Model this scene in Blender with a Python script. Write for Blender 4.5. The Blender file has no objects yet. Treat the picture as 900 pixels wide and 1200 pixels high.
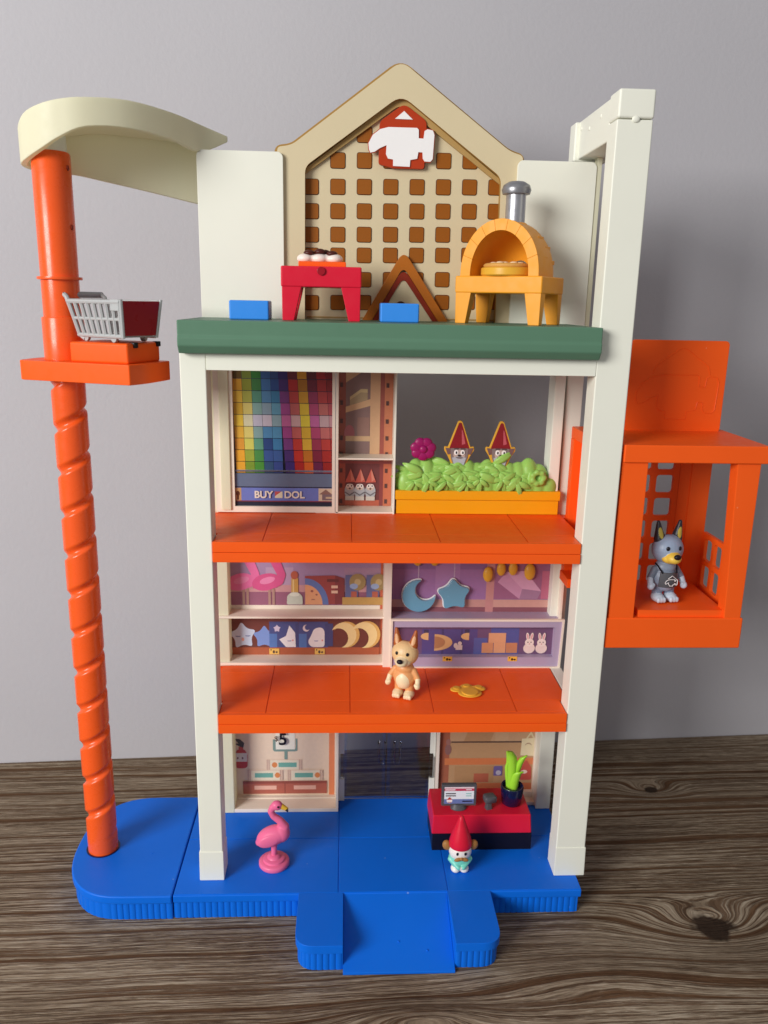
import bpy, bmesh, math, random
import numpy as np
from mathutils import Vector, Matrix, Euler
R = math.radians
S = 0.01                      # everything below is written in centimetres
scene = bpy.context.scene
col = scene.collection
random.seed(4)

# ------------------------------------------------------------------ camera
cam_d = bpy.data.cameras.new('camera')
cam = bpy.data.objects.new('camera', cam_d); col.objects.link(cam)
r_ = Vector((0.99881298, -0.04453239, 0.01973544)); u_ = Vector((-0.00795721, 0.25054887, 0.96807125)); f_ = Vector((0.04805522, 0.96707917, -0.24989711))
mw = Matrix((( r_.x, u_.x, -f_.x), (r_.y, u_.y, -f_.y), (r_.z, u_.z, -f_.z))).to_4x4()
mw.translation = Vector((9.906, -58.966, 47.246)) * S
cam.matrix_world = mw
cam_d.sensor_fit = 'VERTICAL'; cam_d.sensor_height = 36; cam_d.sensor_width = 27
cam_d.lens = 953.98 / 1200 * 36
cam_d.clip_start = 0.01; cam_d.clip_end = 50
cam_d.dof.use_dof = True; cam_d.dof.focus_distance = 0.64; cam_d.dof.aperture_fstop = 10
scene.camera = cam
scene.render.resolution_x = 768; scene.render.resolution_y = 1024
scene.cycles.max_bounces = 7; scene.cycles.diffuse_bounces = 3; scene.cycles.glossy_bounces = 3

# ------------------------------------------------------------------ light
world = bpy.data.worlds.new('World'); scene.world = world; world.use_nodes = True
bg = world.node_tree.nodes['Background']
bg.inputs[0].default_value = (0.97, 0.97, 1.0, 1); bg.inputs[1].default_value = 0.26

def area(name, loc, target, sx, sy, energy, color):
    d = bpy.data.lights.new(name, 'AREA'); d.shape = 'RECTANGLE'; d.size = sx * S; d.size_y = sy * S
    d.energy = energy; d.color = color
    o = bpy.data.objects.new(name, d); col.objects.link(o)
    o.location = Vector(loc) * S
    o.rotation_euler = (Vector(target) - Vector(loc)).to_track_quat('-Z', 'Y').to_euler()
    return o
AZ = R(45); EL = R(19); DIST = 250
area('window_light', (10 - DIST * math.cos(EL) * math.cos(AZ), 3 - DIST * math.cos(EL) * math.sin(AZ), 22 + DIST * math.sin(EL)), (10, 3, 22), 105, 85, 55, (1.0, 0.985, 0.955))
area('ceiling_bounce', (-10, -90, 215), (10, 5, 20), 190, 130, 1.5, (0.96, 0.98, 1.0))

vs = scene.view_settings
vs.view_transform = 'Standard'; vs.look = 'None'; vs.exposure = 0.10; vs.gamma = 1.0

# ------------------------------------------------------------------ materials
def lin(h):
    h = h.lstrip('#'); v = [int(h[i:i + 2], 16) / 255 for i in (0, 2, 4)]
    return tuple(x / 12.92 if x <= 0.04045 else ((x + 0.055) / 1.055) ** 2.4 for x in v)

def new_mat(name):
    m = bpy.data.materials.new(name); m.use_nodes = True
    nt = m.node_tree; return m, nt, nt.nodes['Principled BSDF']

def plastic(name, hexc, rough=0.38, var=0.04, bump=0.02, sss=0.0, metal=0.0, coat=0.0, spec=0.3):
    m, nt, b = new_mat(name); N = nt.nodes; L = nt.links
    tc = N.new('ShaderNodeTexCoord')
    n1 = N.new('ShaderNodeTexNoise'); n1.inputs['Scale'].default_value = 28; n1.inputs['Detail'].default_value = 2
    L.new(tc.outputs['Object'], n1.inputs['Vector'])
    c = lin(hexc)
    mx = N.new('ShaderNodeMix'); mx.data_type = 'RGBA'
    mx.inputs[6].default_value = (*[x * (1 - var) for x in c], 1); mx.inputs[7].default_value = (*[min(1, x * (1 + var)) for x in c], 1)
    L.new(n1.outputs['Fac'], mx.inputs[0]); L.new(mx.outputs[2], b.inputs['Base Color'])
    n3 = N.new('ShaderNodeTexNoise'); n3.inputs['Scale'].default_value = 160; n3.inputs['Detail'].default_value = 2
    L.new(tc.outputs['Object'], n3.inputs['Vector'])
    mr = N.new('ShaderNodeMapRange'); mr.inputs[1].default_value = 0.3; mr.inputs[2].default_value = 0.7
    mr.inputs[3].default_value = rough - 0.05; mr.inputs[4].default_value = rough + 0.08
    L.new(n3.outputs['Fac'], mr.inputs[0]); L.new(mr.outputs[0], b.inputs['Roughness'])
    n2 = N.new('ShaderNodeTexNoise'); n2.inputs['Scale'].default_value = 900; n2.inputs['Detail'].default_value = 1
    L.new(tc.outputs['Object'], n2.inputs['Vector'])
    bp = N.new('ShaderNodeBump'); bp.inputs['Strength'].default_value = bump; bp.inputs['Distance'].default_value = 0.0008
    ad = N.new('ShaderNodeMath'); ad.operation = 'MULTIPLY_ADD'; ad.inputs[1].default_value = 4.0
    L.new(n1.outputs['Fac'], ad.inputs[0]); L.new(n2.outputs['Fac'], ad.inputs[2])
    L.new(ad.outputs[0], bp.inputs['Height']); L.new(bp.outputs[0], b.inputs['Normal'])
    b.inputs['Metallic'].default_value = metal
    b.inputs['Specular IOR Level'].default_value = spec
    if coat: b.inputs['Coat Weight'].default_value = coat; b.inputs['Coat Roughness'].default_value = 0.15
    if False:
        b.inputs['Subsurface Weight'].default_value = sss; b.inputs['Subsurface Scale'].default_value = 0.003
        b.inputs['Subsurface Radius'].default_value = (1, 0.7, 0.4)
    return m

def specks(m, hexc, scale=55, size=0.02):
    nt = m.node_tree; N = nt.nodes; L = nt.links; b = N['Principled BSDF']
    src = b.inputs['Base Color'].links[0].from_socket
    vo = N.new('ShaderNodeTexVoronoi'); vo.inputs['Scale'].default_value = scale; L.new(N['Texture Coordinate'].outputs['Object'], vo.inputs['Vector'])
    lt = N.new('ShaderNodeMath'); lt.operation = 'LESS_THAN'; lt.inputs[1].default_value = size; L.new(vo.outputs['Distance'], lt.inputs[0])
    h = N.new('ShaderNodeMath'); h.operation = 'MULTIPLY'; h.inputs[1].default_value = 0.28; L.new(lt.outputs[0], h.inputs[0])
    mx = N.new('ShaderNodeMix'); mx.data_type = 'RGBA'; mx.inputs[7].default_value = (*lin(hexc), 1)
    L.new(h.outputs[0], mx.inputs[0]); L.new(src, mx.inputs[6]); L.new(mx.outputs[2], b.inputs['Base Color'])

def painted(name, rough=0.42, bump=0.03):
    m, nt, b = new_mat(name); N = nt.nodes; L = nt.links
    a = N.new('ShaderNodeAttribute'); a.attribute_name = 'Col'
    tc = N.new('ShaderNodeTexCoord')
    n = N.new('ShaderNodeTexNoise'); n.inputs['Scale'].default_value = 300; n.inputs['Detail'].default_value = 3
    L.new(tc.outputs['Object'], n.inputs['Vector'])
    mp = N.new('ShaderNodeMapRange'); mp.inputs[3].default_value = 0.93; mp.inputs[4].default_value = 1.05
    L.new(n.outputs['Fac'], mp.inputs[0])
    v = N.new('ShaderNodeVectorMath'); v.operation = 'SCALE'
    L.new(a.outputs['Color'], v.inputs[0]); L.new(mp.outputs[0], v.inputs['Scale']); L.new(v.outputs[0], b.inputs['Base Color'])
    b.inputs['Roughness'].default_value = rough
    bp = N.new('ShaderNodeBump'); bp.inputs['Strength'].default_value = bump; bp.inputs['Distance'].default_value = 0.001
    L.new(n.outputs['Fac'], bp.inputs['Height']); L.new(bp.outputs[0], b.inputs['Normal'])
    return m

MT = dict(
    cream=plastic('cream_plastic', 'F0F0E2', 0.42, 0.02, sss=0.05),
    creamy=plastic('yellowed_cream_plastic', 'FCFAE0', 0.45, 0.02, sss=0.05),
    orange=plastic('orange_plastic', 'FB601C', 0.40, 0.05, spec=0.18),
    orange2=plastic('pole_orange_plastic', 'F85E22', 0.28, 0.05, coat=0.2),
    blue=plastic('blue_plastic', '086CE2', 0.40, 0.05, spec=0.22),
    sky=plastic('light_blue_plastic', '3A90EE', 0.38, 0.04),
    green=plastic('green_plastic', '5A8068', 0.45, 0.04),
    tan=plastic('tan_plastic', 'D8C8A4', 0.5, 0.03),
    tanedge=plastic('tan_edge_plastic', 'A98343', 0.5, 0.05),
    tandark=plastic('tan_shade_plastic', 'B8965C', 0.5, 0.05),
    brown=plastic('brown_print', '96540A', 0.5, 0.06),
    brownd=plastic('dark_brown_print', '4A2008', 0.5, 0.05),
    arch=plastic('arch_brown', 'B4661A', 0.45, 0.05),
    archd=plastic('arch_red_brown', '8A2A12', 0.45, 0.05),
    logo=plastic('logo_orange_red', 'B5380F', 0.45, 0.05),
    white=plastic('white_print', 'F6F3F2', 0.45, 0.02),
    red=plastic('red_plastic', 'DC1C38', 0.33, 0.05),
    redd=plastic('dark_red_plastic', '9E1424', 0.3, 0.05),
    black=plastic('black_plastic', '16121C', 0.35, 0.1),
    dark=plastic('dark_grey_plastic', '55555A', 0.4, 0.06),
    grey=plastic('grey_plastic', 'B2B4B4', 0.4, 0.06),
    navy=plastic('navy_plastic', '10163E', 0.18, 0.06, coat=0.3),
    silver=plastic('silver_paint', 'BDBEC4', 0.32, 0.05, metal=0.85),
    silverd=plastic('dull_silver_paint', '98989C', 0.35, 0.05, metal=0.7),
    yellow=plastic('yellow_plastic', 'F5A42C', 0.42, 0.04, sss=0.08),
    yellow2=plastic('planter_yellow_plastic', 'F2A916', 0.36, 0.04),
    gold=plastic('gold_yellow_plastic', 'E8AE3A', 0.35, 0.05),
    oveni=plastic('oven_cavity_orange', 'E58A12', 0.5, 0.06),
    lime=plastic('bush_green_plastic', '9CCB62', 0.34, 0.06),
    leaf=plastic('leaf_green_plastic', 'A6E03C', 0.3, 0.05, sss=0.1),
    magenta=plastic('magenta_plastic', '9C1A60', 0.33, 0.08),
    pink=plastic('flamingo_pink_plastic', 'F0719C', 0.36, 0.04, sss=0.08),
    teal=plastic('teal_blue_plastic', '6FA2BE', 0.2, 0.05, coat=0.4),
    wcream=plastic('warm_cream_plastic', 'F4E6D6', 0.45, 0.03),
    lilac=plastic('lilac_plastic', 'B4A4C0', 0.45, 0.05),
    crust=plastic('pizza_crust', 'D8A052', 0.6, 0.12, bump=0.3),
    pale=plastic('pale_dough', 'EBD0A8', 0.6, 0.08, bump=0.2),
    choc=plastic('sausage_brown', '4A1C14', 0.35, 0.2),
    print=painted('printed_card', 0.4), paint=painted('painted_figure', 0.4),
)

specks(MT['blue'], 'C8D4E4', 42, 0.035); specks(MT['orange'], 'F8C8A0', 38, 0.022)
def translucent(m, amount):
    nt = m.node_tree; N = nt.nodes; L = nt.links; b = N['Principled BSDF']
    t = N.new('ShaderNodeBsdfTranslucent'); t.inputs[0].default_value = (0.95, 0.90, 0.66, 1)
    mx = N.new('ShaderNodeMixShader'); mx.inputs[0].default_value = amount
    L.new(b.outputs[0], mx.inputs[1]); L.new(t.outputs[0], mx.inputs[2]); L.new(mx.outputs[0], N['Material Output'].inputs[0])
translucent(MT['creamy'], 0.35)

def glass_mat():
    m, nt, b = new_mat('clear_plastic'); N = nt.nodes; L = nt.links; N.remove(b)
    t = N.new('ShaderNodeBsdfTransparent'); t.inputs[0].default_value = (0.965, 0.975, 0.99, 1)
    g = N.new('ShaderNodeBsdfGlossy'); g.inputs['Roughness'].default_value = 0.08
    fr = N.new('ShaderNodeFresnel'); fr.inputs[0].default_value = 1.45
    mx = N.new('ShaderNodeMixShader'); L.new(fr.outputs[0], mx.inputs[0]); L.new(t.outputs[0], mx.inputs[1]); L.new(g.outputs[0], mx.inputs[2])
    L.new(mx.outputs[0], N['Material Output'].inputs[0]); return m
MT['glass'] = glass_mat()

def wall_mat():
    m, nt, b = new_mat('painted_wall'); N = nt.nodes; L = nt.links
    tc = N.new('ShaderNodeTexCoord')
    n = N.new('ShaderNodeTexNoise'); n.inputs['Scale'].default_value = 3.0; n.inputs['Detail'].default_value = 5
    L.new(tc.outputs['Object'], n.inputs['Vector'])
    cr = N.new('ShaderNodeValToRGB'); cr.color_ramp.elements[0].position = 0.3; cr.color_ramp.elements[1].position = 0.7
    cr.color_ramp.elements[0].color = (0.50, 0.488, 0.518, 1); cr.color_ramp.elements[1].color = (0.54, 0.526, 0.556, 1)
    L.new(n.outputs['Fac'], cr.inputs[0]); L.new(cr.outputs[0], b.inputs['Base Color'])
    b.inputs['Roughness'].default_value = 0.75
    n2 = N.new('ShaderNodeTexNoise'); n2.inputs['Scale'].default_value = 220; n2.inputs['Detail'].default_value = 3
    L.new(tc.outputs['Object'], n2.inputs['Vector'])
    bp = N.new('ShaderNodeBump'); bp.inputs['Strength'].default_value = 0.12; bp.inputs['Distance'].default_value = 0.002
    L.new(n2.outputs['Fac'], bp.inputs['Height']); L.new(bp.outputs[0], b.inputs['Normal']); return m

def wood_mat():
    m, nt, b = new_mat('brushed_rustic_wood'); N = nt.nodes; L = nt.links
    def math_(op, a, bb=None, c=None):
        n = N.new('ShaderNodeMath'); n.operation = op
        for i, v in enumerate((a, bb, c)):
            if v is None: continue
            if isinstance(v, (int, float)): n.inputs[i].default_value = v
            else: L.new(v, n.inputs[i])
        return n.outputs[0]
    tc = N.new('ShaderNodeTexCoord'); sp = N.new('ShaderNodeSeparateXYZ'); L.new(tc.outputs['Object'], sp.inputs[0])
    x, y = sp.outputs[0], sp.outputs[1]
    def noise(vx, vy, scale=1.0, detail=3.0, rough=0.5, z=0.0):
        cb = N.new('ShaderNodeCombineXYZ')
        for s, v in zip((0, 1), (vx, vy)):
            if isinstance(v, (int, float)): cb.inputs[s].default_value = v
            else: L.new(v, cb.inputs[s])
        cb.inputs[2].default_value = z
        n = N.new('ShaderNodeTexNoise'); n.inputs['Scale'].default_value = scale; n.inputs['Detail'].default_value = detail; n.inputs['Roughness'].default_value = rough
        L.new(cb.outputs[0], n.inputs['Vector']); return n.outputs['Fac']
    u = math_('MULTIPLY_ADD', x, -0.035, y)
    w1 = noise(math_('MULTIPLY', x, 3.0), math_('MULTIPLY', y, 9.0), 1.0, 2)
    u = math_('MULTIPLY_ADD', math_('SUBTRACT', w1, 0.5), 0.008, u)
    w2 = noise(math_('MULTIPLY', x, 14.0), math_('MULTIPLY', y, 40.0), 1.0, 2, z=3)
    u = math_('MULTIPLY_ADD', math_('SUBTRACT', w2, 0.5), 0.0035, u)
    masks = []
    for kx, ky, A, sx, sy, core in ((0.406, -0.036, 0.036, 0.062, 0.028, 0.018), (0.4265, 0.160, 0.022, 0.03, 0.014, 0.007), (0.157, -0.116, -0.015, 0.05, 0.012, 0.0), (0.30, -0.085, -0.016, 0.09, 0.022, 0.0)):
        dx = math_('SUBTRACT', x, kx); dy = math_('SUBTRACT', y, ky)
        q = math_('ADD', math_('POWER', math_('ABSOLUTE', math_('DIVIDE', dx, sx)), 2.0), math_('POWER', math_('ABSOLUTE', math_('DIVIDE', dy, sy)), 2.0))
        u = math_('MULTIPLY_ADD', math_('EXPONENT', math_('MULTIPLY', q, -1.0)), A, u)
        if core:
            wob = math_('MULTIPLY', math_('SUBTRACT', noise(math_('MULTIPLY', x, 70.0), math_('MULTIPLY', y, 70.0), 1, 2), 0.5), core * 1.2)
            rr = math_('ADD', math_('SQRT', math_('ADD', math_('POWER', math_('ABSOLUTE', math_('MULTIPLY', dx, 0.9)), 2.0), math_('POWER', math_('ABSOLUTE', math_('MULTIPLY', dy, 1.15)), 2.0))), wob)
            mr = N.new('ShaderNodeMapRange'); mr.inputs[1].default_value = core; mr.inputs[2].default_value = core * 0.72; L.new(rr, mr.inputs[0])
            masks.append(mr.outputs[0])
    core = math_('MAXIMUM', masks[0], masks[1])
    ring = noise(math_('MULTIPLY', x, 0.9), math_('MULTIPLY', u, 125.0), 1.0, 3, 0.55)
    ring2 = noise(math_('MULTIPLY', x, 2.0), math_('MULTIPLY', u, 240.0), 1.0, 3, 0.6, 7)
    fib = noise(math_('MULTIPLY', x, 60.0), math_('MULTIPLY', u, 1100.0), 1.0, 4, 0.65)
    patch = noise(math_('MULTIPLY', x, 5.0), math_('MULTIPLY', y, 16.0), 1.0, 4, 0.6, 2)
    def mrange(val, a, b_, c=0.0, d=1.0, smooth=True):
        n = N.new('ShaderNodeMapRange'); n.interpolation_type = 'SMOOTHSTEP' if smooth else 'LINEAR'
        for k_, q_ in enumerate((a, b_, c, d)): n.inputs[k_ + 1].default_value = q_
        L.new(val, n.inputs[0]); return n.outputs[0]
    rough_edge = math_('MULTIPLY_ADD', math_('SUBTRACT', fib, 0.5), 0.16, ring)
    rough_edge = math_('MULTIPLY_ADD', math_('SUBTRACT', patch, 0.5), 0.14, rough_edge)
    band = math_('MULTIPLY', mrange(rough_edge, 0.54, 0.60), 0.95)                                        # brown late wood
    thin = mrange(math_('MULTIPLY_ADD', math_('SUBTRACT', fib, 0.5), 0.10, math_('ABSOLUTE', math_('SUBTRACT', ring2, 0.5))), 0.045, 0.012)
    thin = math_('MULTIPLY', thin, 0.75)
    pore = noise(math_('MULTIPLY', x, 24.0), math_('MULTIPLY', u, 620.0), 1.0, 3, 0.6, 11)
    fl2 = noise(math_('MULTIPLY', x, 50.0), math_('MULTIPLY', u, 480.0), 1.0, 3, 0.6, 21)
    tone = math_('MULTIPLY_ADD', math_('SUBTRACT', fib, 0.5), 1.5, 0.5)
    tone = math_('MULTIPLY_ADD', math_('SUBTRACT', pore, 0.5), -1.1, tone)
    tone = math_('MULTIPLY_ADD', math_('SUBTRACT', patch, 0.5), 0.9, tone)
    tone = math_('ADD', tone, mrange(fl2, 0.60, 0.72, 0, 0.35))
    cr = N.new('ShaderNodeValToRGB'); e = cr.color_ramp.elements
    e[0].position = 0.05; e[0].color = (0.105, 0.074, 0.050, 1); e[1].position = 0.98; e[1].color = (0.52, 0.44, 0.335, 1)
    k = e.new(0.5); k.color = (0.275, 0.208, 0.142, 1)
    L.new(tone, cr.inputs[0])
    cb_ = N.new('ShaderNodeValToRGB'); cb_.color_ramp.elements[0].position = 0.1; cb_.color_ramp.elements[1].position = 0.9
    cb_.color_ramp.elements[0].color = (0.045, 0.019, 0.009, 1); cb_.color_ramp.elements[1].color = (0.145, 0.075, 0.036, 1)
    L.new(tone, cb_.inputs[0])
    dk_ = math_('MAXIMUM', band, thin)
    mb_ = N.new('ShaderNodeMix'); mb_.data_type = 'RGBA'; L.new(dk_, mb_.inputs[0]); L.new(cr.outputs[0], mb_.inputs[6]); L.new(cb_.outputs[0], mb_.inputs[7])
    v = math_('MULTIPLY_ADD', tone, 0.35, math_('MULTIPLY', math_('SUBTRACT', 1.0, dk_), 0.6))
    mx = N.new('ShaderNodeMix'); mx.data_type = 'RGBA'; L.new(core, mx.inputs[0]); L.new(mb_.outputs[2], mx.inputs[6])
    kc = N.new('ShaderNodeValToRGB'); kc.color_ramp.elements[0].color = (0.014, 0.008, 0.005, 1); kc.color_ramp.elements[1].color = (0.07, 0.043, 0.028, 1)
    L.new(noise(math_('MULTIPLY', x, 180.0), math_('MULTIPLY', y, 90.0), 1, 4, 0.7), kc.inputs[0]); L.new(kc.outputs[0], mx.inputs[7])
    L.new(mx.outputs[2], b.inputs['Base Color'])
    rg = N.new('ShaderNodeMapRange'); b.inputs['Specular IOR Level'].default_value = 0.10; rg.inputs[3].default_value = 0.85; rg.inputs[4].default_value = 0.6; L.new(v, rg.inputs[0]); L.new(rg.outputs[0], b.inputs['Roughness'])
    bp = N.new('ShaderNodeBump'); bp.inputs['Strength'].default_value = 0.75; bp.inputs['Distance'].default_value = 0.0022
    L.new(v, bp.inputs['Height']); L.new(bp.outputs[0], b.inputs['Normal']); return m

# ------------------------------------------------------------------ mesh helpers
class MB:
    def __init__(s): s.bm = bmesh.new(); s.mats = [0]; s.cur = 0
    def _f(s, vs):
        try:
            f = s.bm.faces.new(vs); f.material_index = s.cur; return f
        except ValueError: return None
    def loft(s, rings, cap=True, closed=True):
        V = [[s.bm.verts.new(p) for p in r] for r in rings]; n = len(V[0])
        for a, b in zip(V[:-1], V[1:]):
            for i in range(n if closed else n - 1):
                j = (i + 1) % n; s._f((a[i], a[j], b[j], b[i]))
        if cap: s._f(list(reversed(V[0]))); s._f(V[-1])
        return s
    def box(s, x0, x1, y0, y1, z0, z1):
        return s.loft([[(x0, y0, z), (x1, y0, z), (x1, y1, z), (x0, y1, z)] for z in (z0, z1)])
    def taper(s, b0, b1, z0, z1):
        q = lambda b, z: [(b[0], b[2], z), (b[1], b[2], z), (b[1], b[3], z), (b[0], b[3], z)]
        return s.loft([q(b0, z0), q(b1, z1)])
    def prism_z(s, pts, z0, z1): return s.loft([[(x, y, z) for x, y in pts] for z in (z0, z1)])
    def prism_y(s, pts, y0, y1): return s.loft([[(x, y, z) for x, z in pts] for y in (y1, y0)])     # pts counter-clockwise seen from the front
    def prism_x(s, pts, x0, x1): return s.loft([[(x, y, z) for y, z in pts] for x in (x0, x1)])
    def lathe(s, prof, c=(0, 0), n=40, cap=True):
        return s.loft([[(c[0] + r * math.cos(2 * math.pi * i / n), c[1] + r * math.sin(2 * math.pi * i / n), z) for i in range(n)] for r, z in prof], cap)
    def tube(s, pts, r, n=10, cap=True):
        pts = [Vector(p) for p in pts]; rings = []; up = None
        for i, p in enumerate(pts):
            t = (pts[min(i + 1, len(pts) - 1)] - pts[max(i - 1, 0)]).normalized()
            if up is None: up = t.orthogonal().normalized()
            up = (up - t * up.dot(t)).normalized(); w = t.cross(up)
            rr = r[i] if isinstance(r, (list, tuple)) else r
            rings.append([tuple(p + (up * math.cos(2 * math.pi * k / n) + w * math.sin(2 * math.pi * k / n)) * rr) for k in range(n)])
        return s.loft(rings, cap)
    def ell(s, c, rad, rot=(0, 0, 0), nu=20, nv=12):
        M = Euler([R(a) for a in rot]).to_matrix(); c = Vector(c); rings = []
        for j in range(1, nv):
            t = math.pi * j / nv
            rings.append([tuple(c + M @ Vector((rad[0] * math.sin(t) * math.cos(2 * math.pi * i / nu), rad[1] * math.sin(t) * math.sin(2 * math.pi * i / nu), -rad[2] * math.cos(t)))) for i in range(nu)])
        V = [[s.bm.verts.new(p) for p in r] for r in rings]
        for a, b in zip(V[:-1], V[1:]):
            for i in range(nu): j = (i + 1) % nu; s._f((a[i], a[j], b[j], b[i]))
        b0 = s.bm.verts.new(c + M @ Vector((0, 0, -rad[2]))); t0 = s.bm.verts.new(c + M @ Vector((0, 0, rad[2])))
        for i in range(nu):
            j = (i + 1) % nu; s._f((b0, V[0][j], V[0][i])); s._f((t0, V[-1][i], V[-1][j]))
        return s
    def build(s, name, mat, parent=None, bevel=0.0, seg=2, angle=40, loc=None, kind=None, label=None, mat2=None, side2=False):
        bm = s.bm
        bmesh.ops.recalc_face_normals(bm, faces=bm.faces)
        if bevel:
            ed = [e for e in bm.edges if len(e.link_faces) == 2 and e.calc_face_angle(0) > R(30)]
            bmesh.ops.bevel(bm, geom=ed, offset=bevel, segments=seg, affect='EDGES', profile=0.5, clamp_overlap=True)
        if side2:
            for f in bm.faces: f.material_index = 0 if f.normal.y < -0.95 else 1
        bmesh.ops.scale(bm, vec=(S, S, S), verts=bm.verts)
        me = bpy.data.meshes.new(name); bm.to_mesh(me); bm.free()
        me.materials.append(MT[mat] if isinstance(mat, str) else mat)
        if mat2: me.materials.append(MT[mat2])
        for p in me.polygons: p.use_smooth = True
        me.set_sharp_from_angle(angle=R(angle))
        o = link(name, me, parent, loc)
        if bevel:
            wn = o.modifiers.new('weighted_normal', 'WEIGHTED_NORMAL'); wn.keep_sharp = True; wn.weight = 60
        if kind: o['kind'] = kind
        if label: o['label'] = label
        return o

def link(name, me, parent=None, loc=None):
    o = bpy.data.objects.new(name, me); col.objects.link(o)
    if parent is not None: o.parent = parent
    if loc is not None: o.location = Vector(loc) * S
    return o
def copy_part(src, parent, loc):
    o = src.copy(); col.objects.link(o); o.parent = parent; o.location = Vector(loc) * S; return o
def thing(name, label, cat, loc=(0, 0, 0), rz=0, group=None):
    o = bpy.data.objects.new(name, None); col.objects.link(o); o.empty_display_size = 0.02
    o.location = Vector(loc) * S; o.rotation_euler = (0, 0, R(rz)); o['label'] = label; o['category'] = cat
    if group: o['group'] = group
    return o
def BOX(name, mat, parent, x0, x1, y0, y1, z0, z1, bevel=0.06, **k):
    return MB().box(x0, x1, y0, y1, z0, z1).build(name, mat, parent, bevel, **k)
def rrect(x0, x1, z0, z1, r, n=5, corners=(1, 1, 1, 1)):
    out = []
    for k, (cx, cz, a) in enumerate(((x1 - r, z0 + r, -90), (x1 - r, z1 - r, 0), (x0 + r, z1 - r, 90), (x0 + r, z0 + r, 180))):
        if corners[k]:
            out += [(cx + r * math.cos(R(a + 90 * i / n)), cz + r * math.sin(R(a + 90 * i / n))) for i in range(n + 1)]
        else: out.append(((x1, x1, x0, x0)[k], (z0, z1, z1, z0)[k]))
    return out
def round_poly(pts, r, n=4):
    out = []; m = len(pts); r = r if isinstance(r, (list, tuple)) else [r] * m
    for i in range(m):
        p = Vector(pts[i]); a = Vector(pts[i - 1]); b = Vector(pts[(i + 1) % m]); rr = r[i]
        if rr <= 0: out.append(tuple(p)); continue
        da = (a - p); db = (b - p); ra = min(rr, da.length * 0.45); rb = min(rr, db.length * 0.45)
        s0 = p + da.normalized() * ra; s1 = p + db.normalized() * rb
        for k in range(n + 1):
            t = k / n; out.append(tuple((1 - t) ** 2 * s0 + 2 * t * (1 - t) * p + t * t * s1))
    return out

def crescent(R0, d, r, n=16):
    x = (d * d + R0 * R0 - r * r) / (2 * d); a = math.degrees(math.acos(x / R0)); b = math.degrees(math.acos((x - d) / r))
    P = [(R0 * math.cos(R(a + (360 - 2 * a) * i / n)), R0 * math.sin(R(a + (360 - 2 * a) * i / n))) for i in range(n + 1)]
    return P + [(d + r * math.cos(R(360 - b - (360 - 2 * b) * i / n)), r * math.sin(R(360 - b - (360 - 2 * b) * i / n))) for i in range(1, n)]

def grow(P, d):
    out = []
    for i in range(len(P)):
        a, p, b = Vector(P[i - 1]), Vector(P[i]), Vector(P[(i + 1) % len(P)]); t = (b - a).normalized(); out.append(tuple(p + Vector((t.y, -t.x)) * d))
    return out

class Print:
    """flat print: coloured shapes on a panel facing -Y, each one a hair in front of the last"""
    def __init__(s, y, mx=lambda a, b: (a, b), step=0.0025): s.y = y; s.m = mx; s.v = []; s.f = []; s.c = []; s.k = 0; s.step = step; s.clip = None; s.fade = 0.0
    def poly(s, pts, c, raw=False):
        P = [p if raw else s.m(*p) for p in pts]; s.k += 1
        if s.clip:
            x0, x1, z0, z1 = s.clip; P = [(min(max(a, x0), x1), min(max(b, z0), z1)) for a, b in P]
        ar = sum(P[i - 1][0] * P[i][1] - P[i][0] * P[i - 1][1] for i in range(len(P)))
        if abs(ar) < 1e-6: return s
        if ar < 0: P = P[::-1]
        b = len(s.v); s.v += [(a * S, (s.y - s.k * s.step) * S, z * S) for a, z in P]; s.f.append(list(range(b, b + len(P)))); s.c.append(tuple(a * (1 - s.fade) + b * s.fade for a, b in zip(lin(c), (.62, .52, .48)))); return s
    def rect(s, x0, y0, x1, y1, c): return s.poly([(x0, y0), (x1, y0), (x1, y1), (x0, y1)], c)
    def rr(s, x0, y0, x1, y1, r, c): return s.poly(rrect(min(x0, x1), max(x0, x1), min(y0, y1), max(y0, y1), r), c)
    def ell(s, x, y, a, b, c, n=22, rot=0, a0=0, a1=360):
        ca, sa = math.cos(R(rot)), math.sin(R(rot)); P = []
        for i in range(n + (a1 - a0 < 360)):
            t = R(a0 + (a1 - a0) * i / n); p, q = a * math.cos(t), b * math.sin(t); P.append((x + p * ca - q * sa, y + p * sa + q * ca))
        return s.poly(P, c)
    def star(s, x, y, r, c, rot=-90, inner=0.55, round_=0.35):
        P = [(x + (r if i % 2 == 0 else r * inner) * math.cos(R(rot + 36 * i)), y + (r if i % 2 == 0 else r * inner) * math.sin(R(rot + 36 * i))) for i in range(10)]
        return s.poly(round_poly(P, r * round_), c)
    def moon(s, x, y, r, c, rot=0, d=0.45, ri=0.78):
        P = crescent(r, d * r, ri * r)
        ca, sa = math.cos(R(rot)), math.sin(R(rot)); return s.poly([(x + p * ca - q * sa, y + p * sa + q * ca) for p, q in P], c)
    def build(s, name, parent, label=None):
        me = bpy.data.meshes.new(name); me.from_pydata(s.v, [], s.f); me.update()
        at = me.color_attributes.new('Col', 'FLOAT_COLOR', 'CORNER')
        for p in me.polygons:
            for li in p.loop_indices: at.data[li].color = (*s.c[p.index], 1)
        me.materials.append(MT['print']); o = link(name, me, parent)
        if label: o['label'] = label
        return o

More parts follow.
